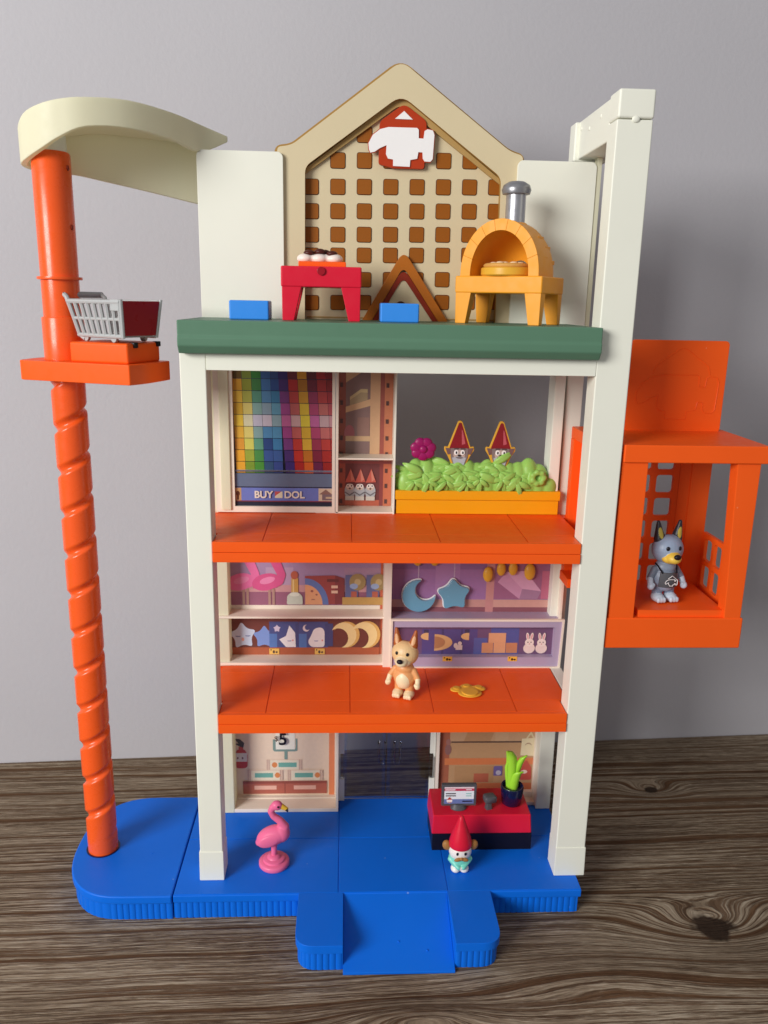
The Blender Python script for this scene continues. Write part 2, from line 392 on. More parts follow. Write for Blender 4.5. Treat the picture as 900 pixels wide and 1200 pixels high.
def text(name, body, size, loc, mat, parent, rot=(90, 0, 0), align='CENTER', ext=0.004, bold=0.0):
    cu = bpy.data.curves.new(name, 'FONT'); cu.body = body; cu.size = size * S; cu.extrude = ext * S; cu.offset = bold * S; cu.align_x = align; cu.align_y = 'CENTER'
    tmp = bpy.data.objects.new('tmp', cu); col.objects.link(tmp)
    bpy.context.view_layer.update()
    me = bpy.data.meshes.new_from_object(tmp.evaluated_get(bpy.context.evaluated_depsgraph_get()))
    bpy.data.objects.remove(tmp); me.materials.clear(); me.materials.append(MT[mat])
    o = link(name, me, parent, loc); o.rotation_euler = [R(a) for a in rot]; return o

def blob(name, prims, parent, voxel=0.06, smooth=4, mat='paint', paint=(), label=None):
    """prims: ('e', c, rad, rot, hex) or ('c', p0, p1, r0, r1, hex); fused into one continuous surface and coloured by the nearest piece"""
    mb = MB()
    for p in prims:
        if p[0] == 'e': mb.ell(p[1], p[2], p[3], 24, 14)
        else:
            a, b = Vector(p[1]), Vector(p[2]); k = 5
            pts = [a.lerp(b, i / k) for i in range(k + 1)]; rr = [p[3] + (p[4] - p[3]) * i / k for i in range(k + 1)]
            mb.tube(pts, rr, 14); mb.ell(a, (p[3],) * 3, (0, 0, 0), 14, 8); mb.ell(b, (p[4],) * 3, (0, 0, 0), 14, 8)
    bmesh.ops.recalc_face_normals(mb.bm, faces=mb.bm.faces)
    me = bpy.data.meshes.new('tmp'); mb.bm.to_mesh(me); mb.bm.free()
    tmp = bpy.data.objects.new('tmp', me); col.objects.link(tmp)
    rm = tmp.modifiers.new('r', 'REMESH'); rm.mode = 'VOXEL'; rm.voxel_size = voxel
    sm = tmp.modifiers.new('s', 'SMOOTH'); sm.iterations = smooth; sm.factor = 0.5
    bpy.context.view_layer.update()
    out = bpy.data.meshes.new_from_object(tmp.evaluated_get(bpy.context.evaluated_depsgraph_get())); out.name = name
    bpy.data.objects.remove(tmp)
    n = len(out.vertices); co = np.empty(n * 3); out.vertices.foreach_get('co', co); co = co.reshape(-1, 3)
    def dist(p):
        if p[0] == 'e':
            M = np.array(Euler([R(a) for a in p[3]]).to_matrix()); q = (co - np.array(p[1])) @ M / np.array(p[2])
            return (np.linalg.norm(q, axis=1) - 1) * min(p[2])
        a, b = np.array(p[1]), np.array(p[2]); ab = b - a; t = np.clip(((co - a) @ ab) / max(ab @ ab, 1e-9), 0, 1)
        return np.linalg.norm(co - a - t[:, None] * ab, axis=1) - (p[3] + (p[4] - p[3]) * t)
    if mat == 'paint':
        D = np.stack([dist(p) for p in prims]); idx = D.argmin(0); cols = np.array([lin(p[-1]) for p in prims])[idx]
        for p in paint: cols[dist(p) < 0] = lin(p[-1])
        at = out.color_attributes.new('Col', 'FLOAT_COLOR', 'POINT')
        at.data.foreach_set('color', np.concatenate([cols, np.ones((n, 1))], 1).astype(np.float32).ravel())
    out.vertices.foreach_set('co', (co * S).ravel())
    out.materials.clear(); out.materials.append(MT[mat])
    for p in out.polygons: p.use_smooth = True
    out.update(); o = link(name, out, parent)
    if label: o['label'] = label
    return o

# ================================================================== SETTING
WA = math.degrees(math.atan2(5.1, 85.7))
mb = MB().box(-160, 200, -55, 23.4, -6.5, -2.35)
for v in mb.bm.verts:
    if v.co.y > 0: v.co.y = 22.6 + math.tan(R(WA)) * (v.co.x + 20)
tb = mb.build('table', wood_mat(), None, 0.2); tb['kind'] = 'structure'
wl = MB().box(-200, 240, 0, 8, -40, 190).build('wall', wall_mat(), None); wl['kind'] = 'structure'
wl.location = Vector((-20, 22.61, 0)) * S; wl.rotation_euler = (0, 0, R(WA))

# ================================================================== PLAYSET
PS = thing('toy_store_playset', 'tall plastic toy store with orange floors, cream columns and blue base', 'playset', (0, 0, 0))

# ---- base
def ribbed(parent, segs, z0, z1, mat='blue', pitch=0.5):
    m = MB()
    for (ax, ay), (bx, by) in segs:
        a, b = Vector((ax, ay)), Vector((bx, by)); L_ = (b - a).length; n = max(1, round(L_ / pitch)); d = (b - a) / L_; nn = Vector((d.y, -d.x))
        for i in range(n):
            p = a + d * (L_ * (i + 0.05) / n); q = a + d * (L_ * (i + 0.95) / n)
            P = [p - nn * 0.12, p + nn * 0.01, p.lerp(q, .12) + nn * 0.05, p.lerp(q, .88) + nn * 0.05, q + nn * 0.01, q - nn * 0.12]
            m.prism_z([(v.x, v.y) for v in P], z0, z1)
    return m.build('ribbed_skirt', mat, parent, 0, kind='stuff', angle=60)

BF, BB = -1.79, 11.8
base = MB().prism_z([(-3.88, BF + .225), (29.77, BF + .225), (29.77, BB - .2), (-3.88, BB - .2)], -2.35, -0.6).build('base', 'blue', PS, 0.05)
MB().prism_z([(-3.88, BF), (29.95, BF), (29.95, BB), (-3.88, BB)], -0.75, -0.06).build('rim', 'blue', base, 0.10, 3)
ribbed(base, [((-3.8, BF + .24), (6.3, BF + .24)), ((22.1, BF + .24), (29.6, BF + .24)), ((29.75, BF + .3), (29.75, BB - .4))], -2.33, -0.76)
g = 0.035
for (x0, x1) in ((-3.88, 9.62), (9.62, 18.72), (18.72, 29.95)):
    for (y0, y1) in ((BF, 5.35), (5.35, BB)):
        MB().box(x0 + g, x1 - g, y0 + (.10 if y0 == BF else g), y1 - g, -0.12, 0).build('tile', 'blue', base, 0.04, 2)
# round wing under the pole
def wing_pts(off):
    cx, cy = -8.2, 5.0; a, b_ = 5.55 - off, 6.9 - off; P = [(-3.96, cy - b_), ]
    for i in range(0, 25):
        t = R(-90 - 180 * i / 24); c_, s_ = math.cos(t), math.sin(t)
        P.append((cx + 0.25 + a * math.copysign(abs(c_) ** 0.82, c_), cy + b_ * math.copysign(abs(s_) ** 0.82, s_)))
    P.append((-3.96, cy + b_)); return P
wing = MB().prism_z(wing_pts(0.245)[::-1], -2.35, -0.6).build('base_wing', 'blue', PS, 0.04)
MB().prism_z(wing_pts(0)[::-1], -0.75, 0).build('rim', 'blue', wing, 0.14, 3)
wp = wing_pts(0.26)
ribbed(wing, list(zip(wp[1:-1], wp[:-2]))[:20] + [], -2.33, -0.76, pitch=0.52)
MB().lathe([(0.12, 0.0), (0.12, 0.02), (0.05, 0.02)], (-6.7, 3.6), 14).build('injection_mark', 'blue', wing)

# ---- entrance ramp
ramp = MB().prism_x([(-1.70, -0.1), (-7.85, -2.15), (-7.85, -2.35), (-1.70, -2.35)], 10.04, 18.62).build('entrance_ramp', 'blue', PS, 0.04)
for x0, x1, cs in ((6.35, 10.03, (1, 0, 0, 0)), (18.63, 22.25, (0, 0, 0, 1))):
    left = x0 < 10
    def outl(o):
        P = [(x0 + (o if left else 0), -1.62), (x0 + (o if left else 0), -7.45 + o), (x1 - (0 if left else o), -7.45 + o), (x1 - (0 if left else o), -1.62)]
        return round_poly(P, [0, 1.5 if left else 0.05, 0.05 if left else 1.5, 0], 6)
    bl = MB().prism_z(outl(0.175), -2.35, -0.7).build('ramp_side_block', 'blue', ramp, 0.03)
    MB().prism_z(outl(0), -0.75, -0.02).build('ramp_side_cap', 'blue', ramp, 0.12, 3)
    o_ = outl(0.19); i0 = 1 if left else 2
    sg = list(zip(o_[:-1], o_[1:]))
    ribbed(ramp, [s_ for s_ in sg if Vector(s_[0]).__sub__(Vector(s_[1])).length > 0.05 and not (abs(s_[0][0] - s_[1][0]) < .01 and ((s_[0][0] > 9.9 and left) or (s_[0][0] < 18.8 and not left)))], -2.33, -0.76, pitch=0.5)

for x_, y_ in ((14.4, -5.6), (16.6, -6.3)): MB().ell((x_, y_, -0.1 - (-1.70 - y_) * .3333 + .01), (.10, .10, .06)).build('moulding_mark', 'blue', ramp)
# ---- columns
c1 = MB().box(-1.88, 0, 0, 2.0, 2.6, 43.5).build('column', 'cream', PS, 0.10, 3)
MB().taper((-1.98, .06, -.08, 2.05), (-1.95, .05, -.06, 2.05), 0, 2.75).build('column_foot', 'cream', c1, 0.08)
c2 = MB().box(28.02, 30.52, 0, 2.05, 2.6, 59.5).build('column', 'cream', PS, 0.10, 3)
MB().taper((27.98, 30.62, -.08, 2.1), (28.0, 30.58, -.06, 2.1), 0, 2.75).build('column_foot', 'cream', c2, 0.08)
MB().box(28.05, 30.55, -.06, 2.1, 59.56, 61.4).build('column_cap', 'cream', c2, 0.16, 3)
MB().ell((29.3, -0.02, 59.5), (.28, .12, .22)).build('snap_tab', 'cream', c2)
beam = MB().box(28.12, 30.45, 2.1, 11.0, 58.45, 61.25).build('roof_beam', 'cream', PS, 0.12, 3)
MB().box(27.75, 30.5, 9.7, 11.3, 58.3, 61.2).build('beam_end_cap', 'cream', beam, 0.15, 3)
pt = MB().ell((0, 0, 0), (.10, .16, .16)).build('rivet', 'cream', beam, loc=(28.15, 4.2, 60.5))
for y, z in ((7.0, 60.2), (9.2, 60.6), (10.6, 59.4)): copy_part(pt, beam, (28.13 if y < 9.6 else 28.0, y, z))
BOX('rear_post', 'cream', PS, 28.55, 29.95, 9.4, 11.2, 0, 58.3, 0.1)
BOX('rear_post', 'cream', PS, 27.4, 28.3, 8.9, 11.0, 29.0, 43.4, 0.08)
BOX('rear_post', 'creamy', PS, -1.9, -0.3, 9.2, 11.2, 0, 45.0, 0.1)
BOX('lintel', 'cream', PS, 0.0, 28.02, -0.02, 1.3, 42.3, 43.5, 0.06)
BOX('side_rail', 'cream', PS, 28.7, 29.7, 2.05, 9.4, 14.2, 15.3, 0.06)

# ---- roof deck
dk = MB().prism_x([(-1.05, 45.78), (-1.05, 44.75), (-1.15, 44.6), (-1.15, 44.05), (-.75, 43.5), (11.2, 43.5), (11.2, 45.78)], -1.75, 27.98).build('roof_deck', 'green', PS, 0.10, 3)

# ---- orange floors
for z in (29.62, 15.31):
    fl = MB().box(0.0, 28.0, 0.12, 9.0, z - 1.5, z - 0.1).build('floor', 'orange', PS, 0.03)
    BOX('floor_back', 'orange', fl, -1.9, 29.3, 8.2, 11.2, z - 1.3, z - 0.14, 0.03)
    BOX('front_trim', 'orange', fl, 0.02, 27.99, -0.12, 0.3, z - 0.82, z, 0.05)
    BOX('front_trim', 'orange', fl, 0.02, 27.99, -0.16, 0.3, z - 1.6, z - 0.84, 0.05)
    xs = (0.03, 3.72, 10.46, 17.22, 23.98, 27.98); ys = (0.32, 2.28, 7.55, 9.0)
    for i in range(5):
        for j in range(3):
            x0 = xs[i] + .03; x1 = xs[i + 1] - .03
            if j and i == 0: x0 = -.9
            if j and i == 4: x1 = 28.6
            gy = 0.012 if j else 0.0
            BOX('tile', 'orange', fl, x0, x1, ys[j] + gy, ys[j + 1] - 0.012, z - 0.2, z, 0.025)

# ---- panels above the deck
gp_out = round_poly([(4.5, 45.0), (23.5, 45.0), (23.55, 58.45), (22.5, 58.75), (13.9, 64.85), (5.6, 58.75), (4.5, 58.6)], [0, 0, .3, .5, .8, .5, .3], 5)
gp_in = round_poly([(6.55, 45.0), (22.05, 45.0), (21.9, 56.85), (13.95, 62.5), (6.62, 57.25)], [0, 0, .5, .9, .5], 5)
def frame_prism(outer, inner, y0, y1):
    m = MB(); bm = m.bm
    loops = []
    for P in (outer, inner):
        f_ = [bm.verts.new((x, y0, z)) for x, z in P]; b_ = [bm.verts.new((x, y1, z)) for x, z in P]; loops.append((f_, b_))
        for i in range(len(P)):
            j = (i + 1) % len(P); bm.faces.new((f_[i], f_[j], b_[j], b_[i]))
    for k in (0, 1):
        ed = []
        for lp in loops:
            v = lp[k]
            for i in range(len(v)):
                e = bm.edges.get((v[i], v[(i + 1) % len(v)])); ed.append(e)
        bmesh.ops.triangle_fill(bm, use_beauty=True, edges=ed)
    return m
gable = frame_prism(gp_out, gp_in, 8.75, 10.6).build('gable_panel', 'tan', PS, 0, mat2='tanedge', side2=True)
gb_ = grow(gp_out, .28); gb_ = [(a, max(b, 45.0)) for a, b in gb_]
frame_prism(gb_, [(x, z - (.02 if z > 46 else -.3)) for x, z in gp_in], 9.6, 10.55).build('gable_backing', 'tanedge', gable, 0)
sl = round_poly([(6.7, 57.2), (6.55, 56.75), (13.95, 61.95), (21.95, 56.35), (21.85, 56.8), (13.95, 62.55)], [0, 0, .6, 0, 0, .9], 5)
MB().prism_y(sl, 9.2, 9.48).build('gable_shade_strip', 'tandark', gable, 0)  # darker tan strip: shadow band below the gable slopes, put in as colour
mbk = MB().prism_y([(6.0, 45.2), (22.6, 45.2), (22.4, 57.5), (13.95, 63.2), (6.1, 57.9)], 9.5, 10.4); mbk.build('lattice_back', 'tan', gable)
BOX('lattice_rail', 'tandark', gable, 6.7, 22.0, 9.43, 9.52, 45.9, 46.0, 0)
def inside(x, z):
    if z > 46 and z < 56.9: return True
    top = 57.2 + (x - 6.62) * (5.3 / 7.33) if x < 13.95 else 62.5 - (x - 13.95) * (5.65 / 7.95)
    return z + 0.3 < top
sq = None
for ri, z0 in enumerate((59.92, 58.04, 56.1, 54.28, 52.51, 50.92, 49.03, 47.23)):
    for ci in range(8):
        x = 7.07 + 2.065 * ci * (1.0 + 0.004 * ri); z = 47.25 + (z0 - 0.16 + 0.045 * ci - 47.25) * .993
        if not inside(x, z): continue
        if sq is None:
            sq = MB().prism_y(rrect(-.6, .6, -.6, .6, .18, 3), -.06, .1).build('lattice_square', 'brown', gable, 0.05, 1, mat2='brownd', side2=True, loc=(x, 9.48, z))
        else: copy_part(sq, gable, (x, 9.48, z))
# triangular doorway on the gable
def chevron(o, n, y0, y1):
    P = round_poly([(o[0], 45.3), (n[0], 45.3), (14.45, n[2]), (n[1], 45.3), (o[1], 45.3), (14.45, o[2])][::-1], [.9, 0, 0, .6, 0, 0], 6)
    return MB().prism_y(P, y0, y1)
aw = chevron((10.9, 18.5, 51.3), (11.72, 17.72, 50.0), 9.05, 9.45).build('doorway_arch', 'arch', gable, 0.04)
chevron((11.74, 17.70, 49.97), (12.2, 17.25, 49.2), 9.1, 9.45).build('arch_lining', 'archd', aw, 0.02)
MB().prism_y(round_poly([(12.0, 45.3), (17.4, 45.3), (14.45, 49.5)], [0, 0, .5], 6), 9.2, 9.44).build('arch_backing', 'tan', aw)
MB().prism_y([(14.3 + .42 * math.cos(R(a)), 46.9 + .42 * math.sin(R(a))) for a in range(0, 181, 20)], 9.0, 9.25).build('knocker', 'brownd', aw, 0.04)
# hammer and house emblem
lx = lambda a: 11.5 + (a - 130) * 0.01610
lz = lambda b: 59.08 - (b - 440) * 0.0150
ham = [(133, 470), (130, 440), (150, 400), (185, 372), (225, 361), (362, 361), (370, 370), (371, 410), (394, 411), (398, 375), (412, 366), (438, 371), (446, 392), (441, 508), (430, 521), (402, 520), (393, 506), (391, 477), (371, 476), (366, 508), (333, 515), (331, 548), (250, 546), (250, 515), (225, 511), (215, 490), (217, 447), (185, 462), (160, 480), (140, 485)]
hou = round_poly([(298, 247), (406, 325), (408, 362), (402, 556), (330, 556), (250, 556), (180, 538), (182, 335)], [30, 20, 3, 14, 0, 0, 14, 20], 4)
lg = MB().prism_y([(lx(a), lz(b)) for a, b in hou[::-1]], 9.05, 9.42).build('house_emblem', 'logo', gable, 0.03)
hp = [(lx(a), lz(b)) for a, b in ham][::-1]
MB().prism_y(grow(hp, 0.06), 9.0, 9.07).build('hammer_outline', 'logo', lg, 0)
MB().prism_y(hp, 8.95, 9.04).build('hammer_emblem', 'white', lg, 0)
MB().prism_y([(lx(a), lz(b)) for a, b in ((255, 321), (340, 322), (298, 283))], 8.98, 9.08).build('gable_window_emblem', 'white', lg, 0)

MB().prism_y(rrect(-1.62, 4.96, 45.0, 58.2, .45, 5, (0, 1, 1, 0)), 8.4, 8.74).build('side_panel', 'cream', PS, 0.05)
MB().prism_y(rrect(23.12, 29.35, 45.0, 58.1, .45, 5, (0, 1, 1, 0)), 8.4, 8.74).build('side_panel', 'cream', PS, 0.05)
BOX('panel_rib', 'creamy', PS, 29.4, 29.75, 8.5, 9.3, 45.0, 58.5, 0.03)

# ---- left arm, pole and cart platform
PX, PY = -11.2, 4.4
A = [((0.4, 10.5), 59.5, 59.1), ((-1.43, 8.6), 59.96, 58.04), ((-2.95, 6.0), 60.2, 58.38), ((-5.35, 3.5), 60.39, 58.59), ((-7.9, 2.2), 60.24, 58.4), ((-9.6, 2.05), 60.03, 57.7), ((-10.95, 2.3), 59.72, 56.96), ((-12.2, 3.1), 59.3, 56.45), ((-13.1, 4.4), 58.6, 56.2), ((-13.15, 5.9), 58.4, 56.1), ((-12.3, 6.9), 58.6, 56.0)]
Bk = [((-10.42, 7.2), 58.9, 55.95), ((-8.55, 7.9), 59.2, 55.66), ((-5.13, 9.4), 59.2, 55.09), ((-1.7, 10.9), 59.0, 54.45)]
path = A + Bk
def smooth_path(P, k=4):
    out = []
    for i in range(len(P) - 1):
        q = [P[max(i - 1, 0)], P[i], P[i + 1], P[min(i + 2, len(P) - 1)]]
        V = [np.array([a[0][0], a[0][1], a[1], a[2]]) for a in q]
        for j in range(k):
            t = j / k; out.append(0.5 * (2 * V[1] + (V[2] - V[0]) * t + (2 * V[0] - 5 * V[1] + 4 * V[2] - V[3]) * t * t + (3 * V[1] - V[0] - 3 * V[2] + V[3]) * t ** 3))
    a = P[-1]; out.append(np.array([a[0][0], a[0][1], a[1], a[2]])); return out
sp = smooth_path(path); rings = []
for i, q in enumerate(sp):
    a = sp[max(i - 1, 0)]; b = sp[min(i + 1, len(sp) - 1)]; t = Vector((b[0] - a[0], b[1] - a[1])).normalized(); n_ = Vector((-t.y, t.x)) * 0.22
    rings.append([(q[0] + n_.x, q[1] + n_.y, q[3]), (q[0] - n_.x, q[1] - n_.y, q[3]), (q[0] - n_.x, q[1] - n_.y, q[2]), (q[0] + n_.x, q[1] + n_.y, q[2])])
arm = MB().loft(rings).build('curved_arm', 'creamy', PS, 0.07, 2, angle=50)
# roof of the arm, between the two walls
nA, nB = [i for i in range(len(sp))], None
m = MB(); half = len(A) * 4 - 8
top_f = sp[:half]; top_b = sp[half - 1:][::-1]
K = 24; rr = []
for i in range(K + 1):
    t = i / K
    def samp(L_):
        d = [0]
        for a, b in zip(L_[:-1], L_[1:]): d.append(d[-1] + math.hypot(b[0] - a[0], b[1] - a[1]))
        return np.array([np.interp(t * d[-1], d, [q[k] for q in L_]) for k in range(4)])
    f0, b0 = samp(top_f), samp(top_b)
    rr.append([(f0[0], f0[1], f0[2] - .06), (b0[0], b0[1], b0[2] - .06), (b0[0], b0[1], b0[2] - .35), (f0[0], f0[1], f0[2] - .35)])
m.loft(rr).build('arm_top', 'creamy', arm, 0.03, angle=50)
MB().lathe([(1.18, 56.6), (1.18, 57.6), (1.12, 58.9)], (PX - .05, PY)).build('arm_socket', 'cream', arm, 0.05)

pole = MB().lathe([(1.33, 41.9), (1.34, 46.0), (1.34, 56.9), (1.26, 57.05)], (PX, PY), 48).build('pole', 'orange2', PS, 0)
MB().lathe([(1.34, 48.35), (1.58, 48.35), (1.60, 48.45), (1.58, 48.55), (1.34, 48.55)], (PX, PY), 48, False).build('pole_ring', 'orange2', pole, 0)
MB().lathe([(1.34, 42.6), (1.50, 42.6), (1.50, 45.6), (1.46, 45.68), (1.34, 45.7)], (PX, PY), 48, False).build('pole_sleeve', 'orange2', pole, 0)
for z_ in (56.0, 52.0): MB().ell((PX + 1.28, PY - .42, z_), (.10, .16, .2)).build('pole_dimple', 'archd', pole)
nz, nt_ = 420, 56; rings = []; pitch = 3.36
for i in range(nz + 1):
    z = 41.4 * i / nz; ring = []
    for k in range(nt_):
        th = 2 * math.pi * k / nt_                                      # 0 = +X, -90 deg = front
        ph = (z / pitch - (th + math.pi) / (2 * math.pi)) % 1.0           # rises left to right across the front
        d = min(ph, 1 - ph) if ph > 0.5 else ph
        w = 0.0
        if ph < 0.17: w = math.cos(ph / 0.17 * math.pi / 2) ** 1.2
        elif ph > 0.91: w = math.sin((ph - 0.91) / 0.09 * math.pi / 2)
        e = min(1, max(0, (z - 1.4) / 1.2)) * min(1, max(0, (41.2 - z) / 0.6)); r0 = 1.26 - 0.27 * w * e
        ring.append((PX + r0 * math.cos(th), PY + r0 * math.sin(th), z))
    rings.append(ring)
MB().loft(rings).build('spiral_pole', 'orange2', pole, 0, angle=80)
MB().lathe([(1.30, 0.0), (1.42, 0.0), (1.42, 0.06), (1.30, 0.06)], (PX, PY), 40, False).build('pole_socket', 'navy', wing, 0)
PR = Matrix.Rotation(R(-20), 3, 'Z')
def pl(x, y): v = PR @ Vector((x, y, 0)); return (PX + v.x, PY + v.y)
plat = MB().prism_z(round_poly([pl(-2.0, -2.8), pl(7.4, -2.8), pl(7.75, -1.0), pl(7.5, 2.4), pl(-1.8, 2.3), pl(-2.6, 0)], [.5, .12, 1.5, .3, 1, 1], 5), 41.2, 42.62).build('cart_platform', 'orange', PS, 0.07, 2)
MB().prism_z([pl(2.1, -2.2), pl(6.95, -2.2), pl(6.95, 1.9), pl(2.1, 1.9)], 42.6, 44.05).build('platform_block', 'orange', plat, 0.18, 3)
for y in (-1.5, 1.4): MB().prism_z([pl(6.6, y), pl(7.05, y), pl(7.05, y + .5), pl(6.6, y + .5)], 43.7, 44.08).build('wheel_slot', 'black', plat, 0.05)

# ---- upper storey back: swatch rack, open shelf
fr = frame_prism([(-.95, 29.7), (9.05, 29.7), (9.05, 42.6), (-.95, 42.6)], [(.6, 30.2), (8.8, 30.2), (8.8, 42.2), (.6, 42.2)], 8.55, 9.3).build('swatch_frame', 'wcream', PS, 0.0)
BOX('frame_side', 'creamy', fr, -.5, .3, 8.35, 8.6, 29.9, 42.4, 0.08)
px = lambda a, b: (0.58 + (a - 75) * 0.01018, 41.58 - (b - 65) * 0.01037)
P = Print(9.05, px); P.clip = (.5, 8.9, 30.1, 42.3)
P.rect(60, -20, 900, 1200, '2E3550')
SW = ['6F5418 7A8A2C 2E7A2C 30558F 2A4680 30206E 6E1C30 D69A1E 5E1222 A81C22 8E1820',
      'E0A42C 90962E 3C7A3E 3E6EA6 2C4E90 4A2A74 B82A28 B07414 701C34 A82C2E 8E2024',
      'E6BC40 AEAE4A 569078 5488B4 3E80AC 7C3C82 C04440 D29C2C 94345A B44040 A03038',
      'D8AC30 DCCB72 86ACA6 8CA4B4 66A2BE A84C92 C26460 E0C038 B04670 C06C66 B05058',
      'ECC63E E2DCB4 C6C2D4 D0C6D4 96B4BE CC6CA4 D6AEAE E4D040 C468A0 C8A8AC C09098',
      'E6B23C E2D276 8AACAA 5490BE 589AC4 AC4A92 CC6660 DEB434 B84670 C8706C B85858',
      'DE9A34 D4CE60 62A084 2C4A88 4488BC 84408C CE3C30 E6B838 A23450 C04038 A83030',
      'E8A62C 9AA83A 4A9048 3A5A9C 3E62A4 50307C CC3222 CC7A1C 86203A B02C24 982020',
      'E6A62E 7A962C 4A9436 34587E 384E96 40287A B82018 DC641C 6C1848 A02018 8A1818']
for r, row in enumerate(SW):
    y0 = 35 + 95 * r; y1 = y0 + 91
    for c, h in enumerate(row.split()):
        xo = 70 + c * 77.5 + (r - 0) * 7 * (1 if c > 4 else 0.35) - (18 if c > 4 else 0); w = 75
        if c == 0: xo -= 0
        P.poly([(xo, y0), (xo + w, y0), (xo + w + 3, y1), (xo + 3, y1)], h)
P.rect(60, 890, 900, 1060, '66738E'); P.rect(60, 862, 900, 874, 'A8A6BE'); P.rect(60, 1000, 900, 1030, '2A2E44'); P.rect(60, 1060, 900, 1200, '23283C')
P.rect(60, 1010, 900, 1118, '6E7CC4'); P.rect(78, 1012, 128, 1118, 'C49A6A'); P.ell(100, 1060, 16, 22, '5A2C18'); P.rect(92, 1075, 108, 1112, '5A2C18')
P.rect(770, 1012, 890, 1118, 'D8C2A8'); P.poly([(775, 1062), (830, 1020), (885, 1062)], '8E6A60'); P.rect(800, 1062, 890, 1112, '7E6A70'); P.rect(830, 1082, 880, 1098, 'C8B090')
P.rect(60, 1118, 900, 1126, '8A3A4A')
P.rect(406, 1040, 470, 1095, 'E8DCC0'); P.poly([(406, 1080), (406, 1040), (460, 1040)], 'C85A5A')
P.build('swatch_print', fr, 'rainbow grid of paint swatches above a blue sale strip')
zt = px(0, 1068)[1]
text('lettering', 'BUY', 0.84, (3.0, 8.70, zt), 'wcream', fr, ext=.02, bold=.022); text('lettering', 'DOL', 0.84, (5.6, 8.70, zt), 'wcream', fr, ext=.02, bold=.022)
BOX('clear_ledge', 'glass', fr, .62, 8.78, 8.62, 8.95, 33.2, 33.3, 0)

sh = BOX('shelf_bay', 'wcream', PS, 9.1, 14.1, 10.75, 10.95, 29.5, 42.6, 0)
BOX('bay_side', 'wcream', sh, 9.1, 9.32, 8.6, 10.74, 29.6, 42.5, 0.03)
BOX('bay_side', 'cream', sh, 13.98, 14.14, 8.5, 10.74, 29.2, 42.5, 0.03)
BOX('bay_shelf', 'wcream', sh, 9.3, 13.97, 8.6, 10.7, 34.3, 34.45, 0.03)
BOX('bay_shelf', 'wcream', sh, 7.4, 13.97, 8.6, 10.7, 29.63, 29.78, 0.03)
px2 = lambda a, b: (9.34 + (a - 55) * 0.0109, 41.43 - (b - 40) * 0.01121)
P = Print(10.73, px2); P.fade = 0.07; P.clip = (9.33, 13.96, 29.8, 42.4)
P.rect(40, -60, 500, 1100, '8E6A60'); P.rect(40, -60, 108, 720, '9E4A36'); P.rect(412, -60, 500, 1100, 'D07A52'); P.rect(378, -60, 412, 1100, 'A4483A')
P.rect(300, -60, 378, 690, 'E0B084'); P.rect(108, -60, 300, 690, '8C6C68')
P.poly([(108, 40), (230, 40), (108, 118)], 'DAB084')
P.poly([(108, 300), (300, 240), (300, 292), (108, 345)], 'E2B688'); P.poly([(140, 225), (225, 165), (278, 165), (278, 245), (140, 290)], 'B8A078'); P.poly([(140, 225), (225, 165), (278, 165), (278, 192), (225, 190), (140, 250)], 'D8C08C')
P.rect(108, 525, 300, 565, 'DAB084'); P.ell(138, 500, 40, 60, 'B8646C', a0=180, a1=360); P.rect(98, 500, 178, 525, 'B8646C'); P.rect(200, 380, 296, 525, '9C7468')
P.rect(40, 720, 500, 1100, '8A3030'); P.rect(60, 740, 108, 1100, 'A84A34'); P.rect(108, 740, 382, 1030, '6A2428'); P.rect(108, 1030, 382, 1100, 'C0583C'); P.rect(412, 740, 480, 1100, 'CC6C46')
for z_ in (135, 270, 410, 540, 665, 795, 915, 1040):
    P.rect(64, z_ - 17, 86, z_ + 17, '4A1A1A'); P.rect(424, z_ - 17, 446, z_ + 17, '4A1E1A')
for gx in (145, 225, 310):
    P.ell(gx, 960, 42, 62, 'B8BEC4'); P.rect(gx - 36, 1000, gx + 36, 1032, 'D8D0C4'); P.ell(gx, 925, 32, 26, 'DCC8B8')
    P.poly([(gx - 38, 890), (gx + 6, 778), (gx + 46, 885)], 'CC5A48'); P.poly([(gx + 4, 790), (gx + 14, 800), (gx + 34, 865), (gx + 10, 882)], 'E08A74')
    for s_ in (-14, 14): P.ell(gx + s_, 916, 13, 15, 'FBF6F2'); P.ell(gx + s_, 916, 5, 8, '2A1A1A')
    P.ell(gx, 938, 8, 6, '3A2222'); P.poly([(gx - 40, 960), (gx, 985), (gx + 40, 960), (gx + 40, 970), (gx, 996), (gx - 40, 970)], '6A6E76')
P.build('shelf_print', sh, 'printed shelves with a row of three little gnomes')

# ---- middle storey back: left shelves
ml = BOX('toy_shelf', 'wcream', PS, -1.6, 13.6, 10.85, 11.05, 15.2, 28.0, 0)
BOX('shelf_board', 'wcream', ml, -1.4, 13.5, 8.9, 10.84, 19.85, 20.05, 0.04); BOX('shelf_board', 'wcream', ml, -1.4, 13.5, 8.95, 10.84, 15.32, 15.6, 0.05)
BOX('divider_post', 'wcream', PS, 13.42, 14.1, 8.6, 10.8, 15.3, 28.0, 0.05)
px3 = lambda a, b: (-1.28 + (a - 101) * 0.02075, 24.45 - (b - 70) * 0.0222)
P = Print(10.83, px3); P.fade = 0.07; P.clip = (-1.5, 13.45, 15.6, 27.9)
P.rect(95, -80, 830, 252, 'AC8CB4'); P.rect(95, 165, 830, 200, 'D69CA0'); P.rect(95, 195, 830, 252, '9C5A78'); P.rect(300, 90, 420, 165, 'C0A0C0'); P.rect(640, 90, 830, 160, 'B490AE')
P.rect(95, -80, 132, 480, 'C85A34'); P.rect(798, -80, 830, 480, 'D0623A')
